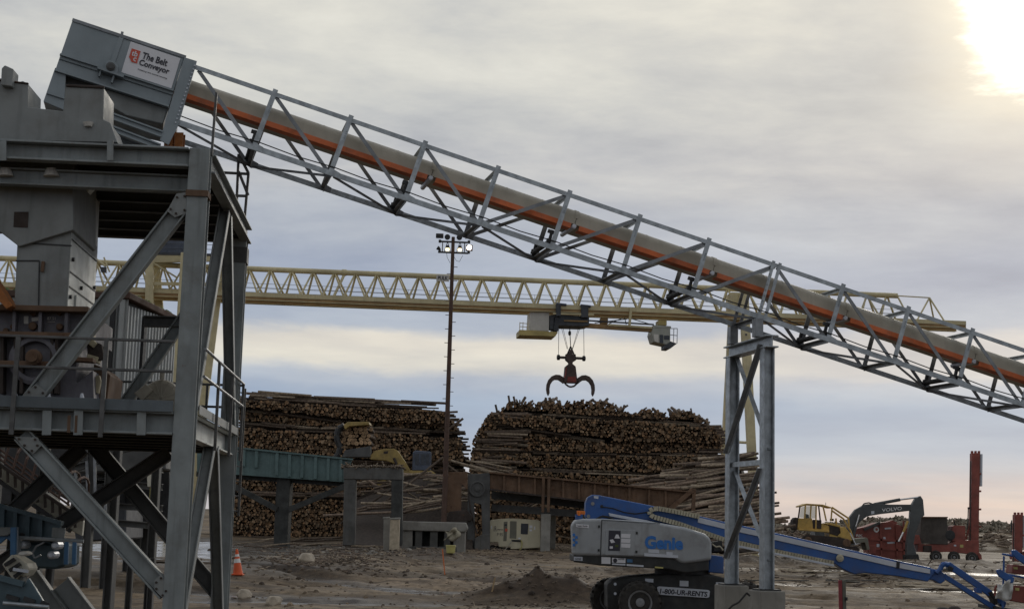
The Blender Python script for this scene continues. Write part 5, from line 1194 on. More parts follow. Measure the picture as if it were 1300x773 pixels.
for a, b_ in zip(cw_[:-1], cw_[1:]):
    L = (b_ - a).length; n = max(1, int(L / .075)); d = (b_ - a) / L
    for k in range(n): c0 = a + d * (k + .5) * L / n; tr_.box(c0, d * L / n * .40, Y3 * .09, d.cross(Y3) * .062)
tr_.build('cable_track', 'chain_beige', bl)
MB().beam(P(919, 689.5, JY - .1), P(1058, 717.5, JY - .1), .2, .06, Z3).build('track_tray', 'zinc_white', bl, bevel=.006, seg=1)
MB().lathe(P(1066, 708, JY - .02), -Y3, [(0, .10), (.06, .10), (.08, .05)], 14).build('track_end', 'chain_beige', bl)
kn = bp([(1180, 720), (1190, 723), (1199, 727), (1200, 737), (1194, 741), (1186, 736), (1177, 735)], JY + .05, .45, 'jib_knuckle', 'genie_blue', bl, .03)
MB().path([P(a, b_, JY - .02) for a, b_ in ((1189, 727), (1193.5, 723), (1195.5, 717.5), (1199, 715.3), (1204, 716.5))], .07, 8).build('jib_hose_guard', 'genie_blue', kn)
MB().beam(P(1203, 716, JY + .2), P(1257, 753, JY + .1), .22, .17, Z3).build('jib_arm', 'genie_blue', bl, bevel=.015); MB().beam(P(1197, 730, JY + .2), P(1273, 778, JY + .1), .22, .13, Z3).build('jib_arm', 'genie_blue', bl, bevel=.015)
bp([(1204, 717), (1211, 720.5), (1209, 725), (1203, 723)], JY - .05, .2, 'jib_pin_block', 'black_steel', bl, .01)
bp([(1240, 745.5), (1246, 748), (1247, 753), (1241, 752)], JY, .3, 'jib_bracket', 'genie_blue', bl, .01)
bp([(1254, 752), (1259, 749.5), (1266, 757), (1267, 766), (1264, 768), (1261, 760)], JY - .02, .4, 'jib_rotator', 'black_steel', bl, .02)
bp([(1266, 757), (1278, 764), (1276, 771), (1266, 764)], JY, .4, 'platform_mount', 'genie_blue', bl, .015)
pf0 = bp([(1276, 771), (1345, 783), (1345, 789), (1276, 776)], JY - 1.0, 2.3, 'platform_floor', 'genie_black', bl, .01)
for y in (JY - 1.0, JY + 1.2):
    for px in (1273, 1303, 1334): MB().tube(P(px, 772 + (px - 1276) * .17, y), P(px + 1.5, 706 + (px - 1276) * .17, y), .028, 8).build('platform_post', 'genie_blue', bl)
    for py in (703, 728): MB().tube(P(1273, py, y), P(1338, py + 11, y), .028, 8).build('platform_rail', 'genie_blue', bl)
for py in (703, 728): MB().tube(P(1273, py, JY - 1), P(1273, py, JY + 1.2), .028, 8).build('platform_rail', 'genie_blue', bl)
bp([(1265, 723), (1270, 722), (1288, 733), (1287, 739), (1282, 740), (1268, 731)], JY - 1.15, .1, 'control_guard', 'genie_blue', bl, .02, 3)
bp([(1285, 698), (1290, 697.5), (1301, 706), (1310, 716), (1304, 718), (1292, 710), (1286, 704)], JY - 1.2, .12, 'control_guard', 'genie_blue', bl, .02, 3)
bp([(1286, 716), (1304, 718), (1304, 730), (1284, 727)], JY - .9, .5, 'control_box', 'rig_red', bl, .02); bp([(1287, 719), (1292, 719.6), (1292, 722.4), (1287, 721.8)], JY - .92, .03, 'sticker', 'barrel_yellow', bl, 0)
bp([(1284, 742), (1304, 744), (1304, 766), (1282, 762)], JY - .9, .7, 'tool_box', 'rig_red', bl, .02); bp([(1289, 745.5), (1294, 746), (1294, 749.6), (1289, 749)], JY - .92, .03, 'sticker', 'barrel_yellow', bl, 0)
MB().path([P(a, b_, JY - 1) for a, b_ in ((1263.5, 756), (1263, 747), (1265, 743.5), (1270, 742.5))], .03, 6).build('hose_hook', 'rig_red', bl)
b = MB(); n = 8; vs = []
for j in range(n):
    for i in range(n):
        u, v = i / (n - 1), j / (n - 1); vs.append(P(1267 + 20 * u - 3 * v, 741 + 20 * v - 5 * u * (1 - v) + 2 * math.sin(u * 6 + v * 4), JY - 1.15 + .12 * math.sin(u * 8) * math.cos(v * 7)))
b.add(vs, [(j * n + i, j * n + i + 1, (j + 1) * n + i + 1, (j + 1) * n + i) for j in range(n - 1) for i in range(n - 1)])
o = b.build('plastic_sheet', 'tarp', o=P(1277, 760, JY), smooth=True); m_ = o.modifiers.new('t', 'SOLIDIFY'); m_.thickness = .02
tag(o, 'crumpled pale plastic sheet hanging on the lift platform at the right edge', 'plastic sheet')

# ------------------------------------------------------------------ bulldozer
ZY = 150
dz = thing('bulldozer', P(1048, 692, ZY + 1.2), 'yellow bulldozer with an open framed cab and sloping guard bars on the muddy rise', 'bulldozer')
def zp(pts, Y, th, name, m, par=dz, bev=.03, seg=1): return py_(pts, Y, th, name, m, par, bev, seg)
zp([(1013.5, 657.3), (1031, 657.8), (1032, 665), (1045, 664), (1053, 668), (1067, 669), (1067, 683), (1052.8, 683), (1052.8, 675.4), (1017.6, 672), (1012.4, 670.7)], ZY, 2.2, 'body', 'cat_yellow')
zp([(1031.5, 659), (1043, 660), (1043, 671), (1032, 670.5)], ZY - .04, .1, 'side_panel', 'rust_dark')
zp([(1053, 665), (1066.5, 667), (1067.5, 676), (1063, 680), (1053, 677)], ZY - .06, .2, 'engine_side', 'rust_dark'); zp([(1045.5, 664.5), (1053, 663), (1067, 666.5), (1066, 669), (1053, 666)], ZY - .1, 1.8, 'hood', 'cat_yellow')
zp([(1066, 668.6), (1072.5, 668.2), (1080.7, 678), (1081.3, 686.4), (1076.6, 684.9), (1063, 680.7), (1067.3, 676)], ZY - .15, 2.2, 'nose', 'cat_yellow')
zp([(1012, 671), (1053, 673), (1053, 675.6), (1014, 673)], ZY - .35, .4, 'step_fender', 'cat_yellow')
zp([(1008, 660), (1011, 656.5), (1013.8, 657), (1012, 672), (1010, 673), (1008, 670)], ZY, 2, 'rear_tank', 'rust_dark')
MB().path([P(a, b_, ZY) for a, b_ in ((1010, 656.5), (1007.5, 660), (1007, 668))], .06, 6).build('rear_rail', 'rust_dark', dz)
zp([(1015, 642), (1023.8, 638.8), (1044.5, 640), (1056, 643.6), (1056, 645), (1044, 641.8), (1024, 640.8), (1015.5, 643.6)], ZY - .05, 2.1, 'roof', 'cat_yellow')
for y in (ZY, ZY + 1.8):
    for a in ((1015.7, 642, 1013.6, 657), (1022.6, 640, 1021.4, 658), (1029.8, 640.5, 1028.5, 658), (1036.2, 641, 1035.6, 671), (1039.3, 642, 1041.5, 662), (1044.5, 640.6, 1049, 661), (1056.2, 644.5, 1055, 661)): MB().beam(P(a[0], a[1], y), P(a[2], a[3], y), .13, .13, X3).build('cab_post', 'cat_yellow' if a[0] not in (1015.7, 1039.3) else 'rust_dark', dz)
    for a in (((1056, 643.6), (1077, 657.4), (1078, 668)), ((1056.4, 648), (1071, 658.4), (1080, 674), (1083, 683))): MB().path([P(q[0], q[1], y) for q in a], .09, 6).build('guard_bar', 'cat_yellow', dz)
for a in ([(1017, 643.5), (1022, 642), (1020.8, 657), (1015, 656.5)], [(1023.5, 642), (1029, 642), (1028, 657.5), (1022.3, 657.5)], [(1030.5, 642), (1035.8, 642.5), (1035.2, 657.8), (1029.3, 657.8)]): zp(a, ZY + .05, .03, 'cab_window', 'cab_glass', dz, 0)
zp([(1023.5, 652), (1027, 653), (1027.5, 660), (1023, 660)], ZY + .8, .6, 'seat', 'black_steel')
MB().tube(P(1062, 667, ZY + .8), P(1061.2, 657.5, ZY + .8), .09, 8).build('exhaust', 'cat_yellow', dz); MB().tube(P(1056, 661, ZY + .8), P(1056, 658, ZY + .8), .2, 10).build('air_cleaner', 'black_steel', dz); MB().tube(P(1048.3, 641, ZY + 1), P(1048.3, 637.5, ZY + 1), .03, 5).build('aerial', 'black_steel', dz)
for y in (ZY - .5, ZY + 1.9):
    t_ = zp([(1019, 682), (1023, 679), (1030, 678.5), (1060, 681), (1076, 684), (1080, 687.5), (1080, 692), (1076, 695), (1026, 692.5), (1020, 688)], y, .6, 'track', 'rust_dark', dz, .05, 2)
    b = MB()
    for k in range(24): a_ = P(1027 + k * 2.1, 691.5 + k * .11, y - .02); b.box(a_ + V((0, .3, -.02)), X3 * .04, Y3 * .33, Z3 * .06)
    for px in (1026, 1075): MB().lathe(P(px, 686 + (px - 1026) * .06, y - .04), Y3, [(0, .3), (.05, .42), (.2, .42)], 16).build('sprocket', 'rust', t_)
    b.build('track_pads', 'black_steel', t_)
zp([(1083, 684), (1100, 682), (1102, 684), (1104, 697), (1101, 698), (1098, 688), (1084, 690)], ZY, 2.2, 'winch_frame', 'vent_grey'); MB().tube(P(1079, 676, ZY - .1), P(1086, 690, ZY - .1), .08, 6).build('ram', 'chrome', dz)
MB().tube(P(1085, 691, ZY + .2), P(1098, 686, ZY + .2), .09, 6).build('ram', 'chrome', dz)

# ------------------------------------------------------------------ excavator
EY = 160
ec = thing('excavator', P(1062, 706, EY + 1.5), 'dark grey excavator with arched boom and lowered stick behind the bulldozer', 'excavator')
def ep(pts, Y, th, name, m, par=ec, bev=.04, seg=1): return py_(pts, Y, th, name, m, par, bev, seg)
bm_ = ep([(1077.5, 658), (1086, 646.8), (1098.5, 640), (1109.5, 638.6), (1130, 640), (1159, 640), (1160, 647.5), (1117.8, 652.3), (1101.3, 655), (1091.6, 662), (1085.5, 670.3), (1083.4, 680), (1077, 676)], EY, .75, 'boom', 'excavator_grey')
ep([(1156.4, 642.7), (1162, 633), (1168.8, 629), (1172, 634), (1173.8, 653.7), (1170, 657), (1162, 678), (1160, 690), (1164, 704), (1151, 706), (1151, 690), (1155, 664.7)], EY - .05, .7, 'stick', 'excavator_grey')
MB().tube(P(1109.5, 640, EY + .3), P(1142.6, 633.9, EY + .3), .17, 10).build('ram', 'excavator_grey', ec); MB().tube(P(1142.6, 633.9, EY + .3), P(1167, 630.8, EY + .3), .09, 8).build('ram_rod', 'chrome', ec)
MB().path([P(a, b_, EY + .2) for a, b_ in ((1094, 643), (1097, 639), (1103, 637.8), (1108, 639.5))], .07, 6).build('hose', 'black_steel', ec)
MB().tube(P(1091, 653, EY - .15), P(1086.5, 668, EY - .15), .09, 8).build('ram_rod', 'chrome', ec); MB().tube(P(1086.5, 668, EY - .15), P(1083, 682, EY - .15), .15, 8).build('ram', 'excavator_grey', ec)
MB().tube(P(1152.5, 661, EY - .2), P(1147, 675, EY - .2), .13, 8).build('ram', 'cat_yellow', ec); MB().tube(P(1147, 675, EY - .2), P(1141, 687, EY - .2), .09, 8).build('ram_rod', 'chrome', ec)
o_ = P(1119.5, 649.6, EY - .03); text('maker_lettering', 'VOLVO', 'letter_white', bm_, o_, (P(1144.5, 646.9, EY - .03) - o_).normalized(), Z3, width=25.5 * EY / F, height=4.2 * EY / F, bold=.02, ext=.02)
ep([(1106, 648.5), (1110, 648.2), (1110, 652), (1106, 652.4)], EY - .03, .05, 'sticker', 'zinc_white', bm_, 0)
ep([(1150, 704), (1166, 703), (1168, 712), (1158, 716), (1150, 712)], EY - .3, 1.3, 'bucket', 'black_steel')
ep([(1035, 672), (1050, 671), (1084, 676), (1086, 692), (1035, 692)], EY, 2.6, 'house', 'excavator_grey'); ep([(1062, 669), (1078, 670), (1080, 690), (1062, 690)], EY - .2, 1.2, 'cab', 'excavator_grey'); ep([(1064, 671), (1076, 672), (1077, 681), (1064, 681)], EY - .24, .05, 'cab_window', 'glass_dark', ec, 0)
for y in (EY - .5, EY + 2.2): ep([(1032, 694), (1036, 692), (1088, 693), (1092, 697), (1088, 706), (1036, 706), (1032, 702)], y, .7, 'track', 'rust_dark', ec, .06, 2)

# ------------------------------------------------------------------ red crusher plant, drill rigs
QY = 164
rc = thing('red_machine', P(1125, 705, QY + 1.5), 'low red rock screening machine with white disc mark behind the excavator arm', 'machine')
def rp2(pts, Y, th, name, m, par, bev=.03, seg=1): return py_(pts, Y, th, name, m, par, bev, seg)
rp2([(1084.7, 671.6), (1100, 668), (1112.3, 663.4), (1130.2, 662), (1145.4, 667.5), (1152.3, 670), (1153.7, 678.5), (1167, 678.5), (1170, 690), (1151, 691), (1151, 710), (1104, 710), (1101, 690), (1084.7, 684)], QY, 2.4, 'body', 'rig_red', rc)
MB().beam(P(1097, 672, QY - .1), P(1117, 663, QY - .1), .3, .25, Z3).build('conveyor_edge', 'tower_dark', rc); rp2([(1125, 662.5), (1134, 660), (1141, 664), (1128, 666)], QY + .2, 1.5, 'hopper', 'rig_red', rc)
MB().lathe(P(1112.5, 671.8, QY - .02), -Y3, [(0, .30), (.03, .30)], 20).build('disc_mark', 'letter_white', rc); MB().lathe(P(1112.9, 671.6, QY - .05), -Y3, [(0, .14), (.02, .14)], 14).build('disc_centre', 'rig_red', rc)
text('lettering', 'RK', 'letter_white', rc, P(1087, 680.8, QY - .02), X3, Z3, width=8.5 * QY / F, height=3 * QY / F, bold=.02)
for a in ([(1123, 669.6), (1131, 669), (1131.5, 671), (1123.5, 671.6)], [(1126, 688), (1135, 686.5), (1136, 689), (1127, 690)], [(1121, 681.5), (1124, 681), (1124.5, 684), (1121.5, 684)], [(1113, 690), (1117, 690), (1116, 694), (1113, 694)]): rp2(a, QY - .02, .05, 'sticker', 'zinc_white', rc, 0)
for a, b_, c, d in ((1104, 684, 1151, 687), (1106, 696, 1150, 698), (1118, 664, 1119, 706), (1138, 667, 1139, 706), (1147, 661, 1148, 704)): MB().beam(P(a, b_, QY - .06), P(c, d, QY - .06), .15, .2, Z3 if abs(c - a) > 10 else X3).build('frame_rail', 'rig_red', rc)
rp2([(1104, 692), (1112, 692), (1112, 703), (1104, 703)], QY - .3, .6, 'cabinet', 'rig_red', rc)
def drill(px0, loc, label, full=True):
    dr = thing('drill_rig', loc, label, 'drill rig', 'red drill rigs')
    return dr
RY = 165
dr = thing('drill_rig', P(1215, 712, RY + 1.3), 'red truck mounted drill rig with a tall raised mast and dark brown box', 'drill rig')
def mast_(par, Y, dx, dy):
    f = lambda pts: [(a + dx, b_ + dy) for a, b_ in pts]
    rp2(f([(1232.6, 688), (1234.2, 584.8), (1234.2, 575), (1244, 574.5), (1244, 586), (1242.6, 688)]), Y, .9, 'mast', 'rig_red', par)
    for a in (1233.6, 1238, 1242.4): rp2(f([(a, 572), (a + 2.2, 572), (a + 2.2, 577), (a, 577)]), Y + .2, .4, 'mast_prong', 'rig_red', par)
    MB().beam(P(1232.3 + dx, 585 + dy, Y - .05), P(1231.6 + dx, 686 + dy, Y - .05), .12, .1, X3).build('mast_rail', 'rust_dark', par)
    rp2(f([(1244.8, 576), (1247.6, 576), (1247.2, 617), (1244.6, 617)]), Y + .1, .6, 'mast_panel', 'zinc_white', par)
    for py in (600, 622, 645, 667): rp2(f([(1243.4, py), (1246, py), (1246, py + 2.4), (1243.4, py + 2.4)]), Y, .5, 'mast_bracket', 'rig_red', par)
    MB().tube(P(1229.3 + dx, 645 + dy, Y + .3), P(1228.5 + dx, 672 + dy, Y + .3), .06, 6).build('hose', 'black_steel', par); MB().beam(P(1228.5 + dx, 644.5 + dy, Y + .3), P(1233 + dx, 645 + dy, Y + .3), .1, .2, Z3).build('mast_bracket', 'rust_dark', par)
    MB().tube(P(1226 + dx, 685 + dy, Y + .3), P(1234 + dx, 655 + dy, Y + .3), .1, 8).build('ram', 'rig_red', par)
mast_(dr, RY, 0, 0)
rp2([(1169.5, 656.8), (1202.5, 657), (1203.5, 691), (1168.5, 689.5)], RY - .2, 2.4, 'box', 'rig_box', dr); MB().beam(P(1169, 656.2, RY - .3), P(1203, 656.4, RY - .3), .2, .14, Z3).build('box_rim', 'rust', dr)
rp2([(1209, 668), (1212, 666.5), (1225.4, 667), (1226, 686), (1208.8, 687)], RY, 1.8, 'engine', 'rig_red', dr); MB().lathe(P(1206, 679, RY - .1), -Y3, [(0, .55), (.1, .55), (.12, .4)], 16).build('fan', 'black_steel', dr)
MB().tube(P(1212, 666, RY + .5), P(1211.6, 661, RY + .5), .07, 6).build('exhaust', 'black_steel', dr)
rp2([(1165, 690), (1184, 690.5), (1205, 690), (1215, 686), (1243, 685), (1243, 700.6), (1246, 704), (1247, 711), (1244, 711), (1241, 704), (1205, 700), (1182, 701), (1165, 700)], RY - .1, 2.2, 'chassis', 'rig_red', dr)
rp2([(1172, 692), (1183, 692), (1183, 700), (1172, 700)], RY - .2, .3, 'tool_locker', 'rust_dark', dr)
for a, m_ in (([(1219, 691), (1223, 691), (1223, 694.5), (1219, 694.5)], 'barrel_yellow'), ([(1211, 691), (1214, 691), (1214, 693), (1211, 693)], 'zinc_white')): rp2(a, RY - .12, .05, 'sticker', m_, dr, 0)
for px, py in ((1188, 706), (1211, 707), (1233.6, 708)):
    for dy in (.15, 2.2): wheel(P(px, py, RY + dy - .25), .66, .4, dr, 'rim_grey')
dr2 = thing('drill_rig', P(1300, 712, RY + 6), 'red drill rig with a shorter mast partly hidden at the right edge', 'drill rig'); mast_(dr2, RY + 5, 54.5, 78)
MB().tube(P(1284.3, 660, RY + 5), P(1284, 675, RY + 5), .07, 6).build('hose', 'black_steel', dr2)
rp2([(1289, 702), (1345, 690), (1350, 712), (1290, 710)], RY + 5, 2.2, 'chassis', 'rig_red', dr2)
for px in (1300, 1325, 1345): wheel(P(px, 711, RY + 5), .62, .4, dr2, 'zinc_white')

# ------------------------------------------------------------------ small things on the ground
q = G(302, 729.5); cone = thing('traffic_cone', q, 'orange traffic cone with two white bands on the mud right of the steel tower', 'traffic cone')
ht = 31.5 * q.y / F; tilt = V((-.10, 0, 1)).normalized()
def cz(t): return ht * t
MB().lathe(q + Z3 * .02, tilt, [(0, .20), (cz(.04), .19), (cz(.5), .12), (cz(1) - .02, .045), (cz(1), .03)], 20).build('body', 'cone_orange', cone)
for t0, t1 in ((.46, .62), (.70, .80)): MB().lathe(q + Z3 * .02, tilt, [(cz(t0), .205 - .165 * t0), (cz(t1), .205 - .165 * t1)], 20).build('band', 'cone_white', cone)
MB().bx(q + Z3 * .025, .42, .42, .05).build('base', 'cone_orange', cone, bevel=.01)
def rock(px, py, w, h, label):
    q = G(px, py); r_ = w * q.y / F / 2; hh = h * q.y / F; import bmesh
    bm2 = bmesh.new(); bmesh.ops.create_icosphere(bm2, subdivisions=3, radius=1); sd_ = random.randrange(999)
    for v in bm2.verts:
        c = v.co.copy(); k = .78 + .42 * float(vnoise(c.x * 1.3 + sd_, c.y * 1.3 + c.z * 1.1, sd_)) ; c = c * k
        for nrm in ((.6, -.5, .6), (-.7, -.3, .5), (.1, -.9, .3), (0, 0, 1)):
            nv = V(nrm).normalized(); d = c.dot(nv)
            if d > .68: c -= nv * (d - .68) * .85
        v.co = V((c.x * r_ * 1.15, c.y * r_, c.z * hh * .75 + hh * .35))
    me = bpy.data.meshes.new('boulder'); bm2.to_mesh(me); bm2.free(); me.materials.append(MATS['rock']); ob = bpy.data.objects.new('boulder', me); COL.objects.link(ob); ob.location = q; tag(ob, label, 'boulder')
rock(388, 713, 18, 12, 'pale boulder beside the dark mud heap, farthest of the three'); rock(309, 758.5, 18, 12, 'pale boulder below the traffic cone at the tower foot'); rock(347.5, 768, 18, 12, 'pale boulder nearest the bottom edge, right of the one below the cone')
q = G(565, 729); o = MB().beam(q - Z3 * .1, q + V((-.16, 0, 31 * q.y / F)), .06, .05, X3).build('survey_stake', 'stake_orange', o=q); tag(o, 'thin orange survey stake leaning beside the yellow tub', 'stake')
q = G(572, 704); bq = thing('yellow_tub', q, 'small yellow plastic tub standing by the concrete abutment', 'tub'); MB().lathe(q, Z3, [(0, .26), (.1, .28), (.44, .31), (.47, .33), (.5, .31)], 20).build('shell', 'barrel_yellow', bq); MB().lathe(q + Z3 * .44, Z3, [(0, .335), (.04, .335)], 20).build('rim', 'barrel_yellow', bq)
q = G(624, 752); o = MB().beam(q - Z3 * .1, q + V((.10, 0, 17 * q.y / F)), .07, .05, X3).build('survey_stake', 'stake_wood', o=q); tag(o, 'short bare wooden stake leaning left of the dirt mound', 'stake')
q = P(1068, 790, 44); q.z = h1(q.x, q.y); rpst = thing('marker_post', q, 'red and grey wooden marker post at the bottom edge right of the trestle', 'post')
MB().beam(q - Z3 * .3, P(1066.5, 736, 44), .07, .10, X3).build('red_board', 'post_red', rpst, bevel=.008); MB().beam(q - Z3 * .3 + X3 * .11, P(1071.2, 736, 44), .07, .10, X3).build('grey_board', 'vent_grey', rpst, bevel=.008); MB().box(P(1074.2, 759.5, 43.95), X3 * .035, Y3 * .04, Z3 * .05).build('clip', 'black_steel', rpst)
for px, py, lb in ((1197, 775, 'dark clod of mud at the bottom edge, left of two'), (1212, 774, 'dark clod of mud at the bottom edge, right of two')):
    q = G(px, py); o = MB().lathe(q - Z3 * .05, Z3, [(0, .24), (.1, .22), (.17, .12)], 10).build('mud_clod', 'rust_dark', o=q, smooth=True); tag(o, lb, 'clod')
q = G(992, 707); o = MB().prism([q + V((-1.6, 0, .05)), q + V((1.2, -.5, .05)), q + V((1.9, .8, .5)), q + V((-1.0, 1.6, .7))], Z3 * .03).build('plastic_sheet', 'tarp', o=q); tag(o, 'pale plastic sheet lying on the mud behind the lift boom', 'plastic sheet')
# planks on the right-hand mud
for i in range(26):
    px, py = rnd(985, 1250), rnd(718, 748); q = G(px, py)
    if i < 4: q = G((1010, 1065, 1110, 1180)[i], (724, 722, 729, 741)[i])
    L = rnd(1.2, 4.5); d = V((1, rnd(-.25, .25), rnd(-.03, .03))).normalized()
    o = MB().beam(q - d * L / 2 + Z3 * .06, q + d * L / 2 + Z3 * .06, rnd(.12, .3), .05, Z3).build('plank', 'tan_plank' if random.random() < .6 else 'dark_timber', o=q); tag(o, 'weathered plank lying on the mud right of the trestle', 'plank', 'planks lying on the mud')
# litter of bark, sticks and clods
b = MB()
def on_ground(px, py):
    rx = np.array([[*ray(a, c)] for a, c in zip(px, py)]); t = CAM.z / np.maximum(.004, -rx[:, 2]); t = np.clip(t, 30, 150)
    for _ in range(4):
        z = H(rx[:, 0] * t, rx[:, 1] * t); t = np.clip((CAM.z - z) / np.maximum(.004, -rx[:, 2]), 30, 160)
    return np.stack([rx[:, 0] * t, rx[:, 1] * t, H(rx[:, 0] * t, rx[:, 1] * t)], 1)
def litter(px, py, n, sx, sy, L0, L1, r0, r1, pal=.35):
    a = np.array([px + random.gauss(0, sx) for _ in range(n)]); c = np.array([max(676, py + random.gauss(0, sy)) for _ in range(n)])
    for p in on_ground(a, c):
        p = V(p) + Z3 * .02; d = V((rnd(-1, 1), rnd(-1, 1), rnd(-.12, .2))).normalized(); L = rnd(L0, L1) / 2
        b.tube(p - d * L, p + d * L, rnd(r0, r1), 5, c=pale() if random.random() < pal else bark(), cc=pale())
litter(540, 703, 1100, 110, 5, .15, 1.0, .015, .05); litter(690, 745, 900, 55, 11, .08, .5, .006, .018, .5); litter(440, 710, 500, 70, 8, .1, .6, .012, .035)
litter(1080, 728, 800, 110, 10, .15, 1.2, .015, .05); litter(650, 708, 350, 120, 3, .1, .7, .015, .04); litter(860, 712, 200, 120, 4, .1, .7, .015, .04); litter(400, 720, 260, 40, 6, .1, .6, .01, .03); litter(640, 745, 250, 260, 14, .05, .25, .008, .02)
b.build('wood_litter', 'wood_tint', kind='stuff')
b = MB()
for p in on_ground([rnd(250, 1290) for _ in range(800)], [rnd(700, 776) for _ in range(800)]):
    p = V(p); r_ = rnd(.015, .07) * (1.8 if random.random() < .08 else 1)
    g = rnd(.7, 1.8); b.lathe(p - Z3 * r_ * .3, V((rnd(-.5, .5), rnd(-.5, .5), 1)), [(0, r_), (r_ * .6, r_ * .9), (r_ * 1.1, r_ * .35)], 5); b.col.extend([(.15 * g, .113 * g, .076 * g)] * (5 * 2 + 2))
for p in on_ground([random.gauss(520, 55) for _ in range(420)], [rnd(690, 706) for _ in range(420)]):
    p = V(p); r_ = rnd(.04, .16) * (1.9 if random.random() < .1 else 1)
    g = rnd(.5, 1.3); b.lathe(p - Z3 * r_ * .3, V((rnd(-.8, .8), rnd(-.8, .8), 1)), [(0, r_), (r_ * .5, r_ * .95), (r_ * .9, r_ * .4)], 6); b.col.extend([(.24 * g, .22 * g, .19 * g)] * (6 * 2 + 2))
for p in on_ground([random.gauss(690, 38) for _ in range(700)], [rnd(724, 770) for _ in range(700)]):
    p = V(p); r_ = rnd(.02, .08) * (1.7 if random.random() < .12 else 1)
    g = rnd(.5, 1.2); b.lathe(p - Z3 * r_ * .3, V((rnd(-.5, .5), rnd(-.5, .5), 1)), [(0, r_), (r_ * .6, r_ * .9), (r_ * 1.1, r_ * .35)], 5); b.col.extend([(.085 * g, .062 * g, .043 * g)] * (5 * 2 + 2))
for p in on_ground([random.gauss(440, 75) for _ in range(700)], [rnd(692, 738) for _ in range(700)]):
    p = V(p); r_ = rnd(.03, .12) * (1.9 if random.random() < .12 else 1)
    g = rnd(.5, 1.4); b.lathe(p - Z3 * r_ * .3, V((rnd(-.5, .5), rnd(-.5, .5), 1)), [(0, r_), (r_ * .6, r_ * .9), (r_ * 1.1, r_ * .35)], 5); b.col.extend([(.085 * g, .062 * g, .043 * g)] * (5 * 2 + 2))
b.build('dirt_clods', 'wood_tint', kind='stuff')

# ------------------------------------------------------------------ plant below the tower, at the lower left
def lpp(pts, Y, th, name, m, par, bev=.012, seg=1): return py_(pts, Y, th, name, m, par, bev, seg)
ic = thing('covered_conveyor', P(50, 700, 34), 'cream sided conveyor with brown hoops sloping down behind the tower braces', 'conveyor')
lpp([(-40, 563), (0, 588.6), (25, 605), (62, 627), (86, 645), (106, 661), (104, 680), (88, 672), (67, 657), (29.4, 628), (0, 609), (-40, 582)], 33.6, .12, 'side_panel', 'cover_cream', ic)
lpp([(-40, 563), (0, 588.6), (25, 605), (62, 627), (86, 645), (106, 661), (104, 680), (67, 657), (0, 609), (-40, 582)], 35.2, .12, 'side_panel', 'cover_cream', ic)
MB().beam(P(-40, 563, 33.5), P(106, 660, 33.5), .1, .07, Z3).build('rim', 'rust_dark', ic); MB().beam(P(-40, 583, 33.5), P(90, 674, 33.5), .1, .08, Z3).build('rim', 'black_steel', ic)
MB().prism([P(-40, 582, 33.7), P(104, 680, 33.7), P(104, 680, 35.1), P(-40, 582, 35.1)], Z3 * .05).build('belt', 'rubber', ic)
for k in range(9):
    a = k * 11.5 - 8; yy = 582 + a * .66; pts = []
    for t in range(9):
        an = math.pi * t / 8; q = P(a + 2, yy + 2, 33.7); pts.append(q + V((.12 * math.sin(an), .75 * (1 - math.cos(an)), .62 * math.sin(an) ** .7)))
    MB().path(pts, .03, 6).build('hoop', 'hoop_brown', ic)
for k in range(4): MB().path([P(-20, 556 + k * 6, 33.8 + k * .3), P(88, 634 + k * 7, 33.8 + k * .3)], .025, 6).build('guard_rod', 'hoop_brown', ic)
for k in range(11): 
    a = k * 9.5; MB().beam(P(a, 590 + a * .67, 33.5), P(a + .5, 606 + a * .67, 33.5), .03, .06, X3).build('panel_seam', 'rust_dark', ic)
for px in (20, 70): MB().beam(P(px, 610 + px * .7, 34.3), V((P(px, 600, 34.3).x, 34.3, -.2)), .16, .16, X3, 'I', .02).build('leg', 'tower_dark', ic)
bt = thing('blue_trough', P(40, 760, 27), 'dark blue steel trough with ribs and slots sloping down at the lower left', 'trough')
for y in (27.0, 28.4):
    lpp([(-40, 630), (0, 641), (40, 652), (78, 664), (76, 672), (68, 690), (0, 676), (-40, 668)], y, .06, 'side_wall', 'blue_steel', bt)
MB().beam(P(-40, 630, 26.95), P(79, 664, 26.95), .16, .07, Z3).build('top_flange', 'blue_steel', bt); MB().prism([P(-40, 668, 27), P(68, 690, 27), P(68, 690, 28.4), P(-40, 668, 28.4)], Z3 * .04).build('floor', 'blue_steel', bt)
for px in (4, 20, 36, 52): MB().beam(P(px, 645 + px * .28, 26.93), P(px - 1, 676 + px * .2, 26.93), .08, .07, X3).build('rib', 'blue_steel', bt)
for px in (8, 26, 42): lpp([(px, 670 + px * .22), (px + 12, 673 + px * .22), (px + 12, 676.5 + px * .22), (px, 673.5 + px * .22)], 26.93, .04, 'slot', 'black_steel', bt, 0)
lpp([(66, 669), (83, 670), (81, 684), (65, 683)], 26.8, .05, 'end_plate', 'chute_paint', bt)
MB().tube(P(22, 682, 26.7), P(106, 686.5, 26.7), .035, 8).build('handrail', 'galvanized', bt)
for px, m_ in ((24, 'galvanized'), (85, 'bright_blue'), (95, 'bright_blue')): MB().beam(P(px, 684, 26.7), P(px - 1, 716, 26.7), .05, .07, X3).build('rail_post', m_, bt)
MB().beam(P(17.5, 669, 26.5), P(17, 712, 26.5), .08, .09, X3).build('corner_post', 'bright_blue', bt); MB().beam(P(22, 669, 26.55), P(21, 706, 26.55), .05, .04, X3).build('corner_post', 'galvanized', bt)
lpp([(-40, 670), (17, 671), (17, 690), (8, 683), (0, 690), (-40, 692)], 26.6, .06, 'hopper_side', 'bright_blue', bt)
lpp([(-40, 668), (16, 669), (15, 676), (8, 680), (-40, 680)], 26.5, .06, 'hopper_lip', 'chute_paint', bt)
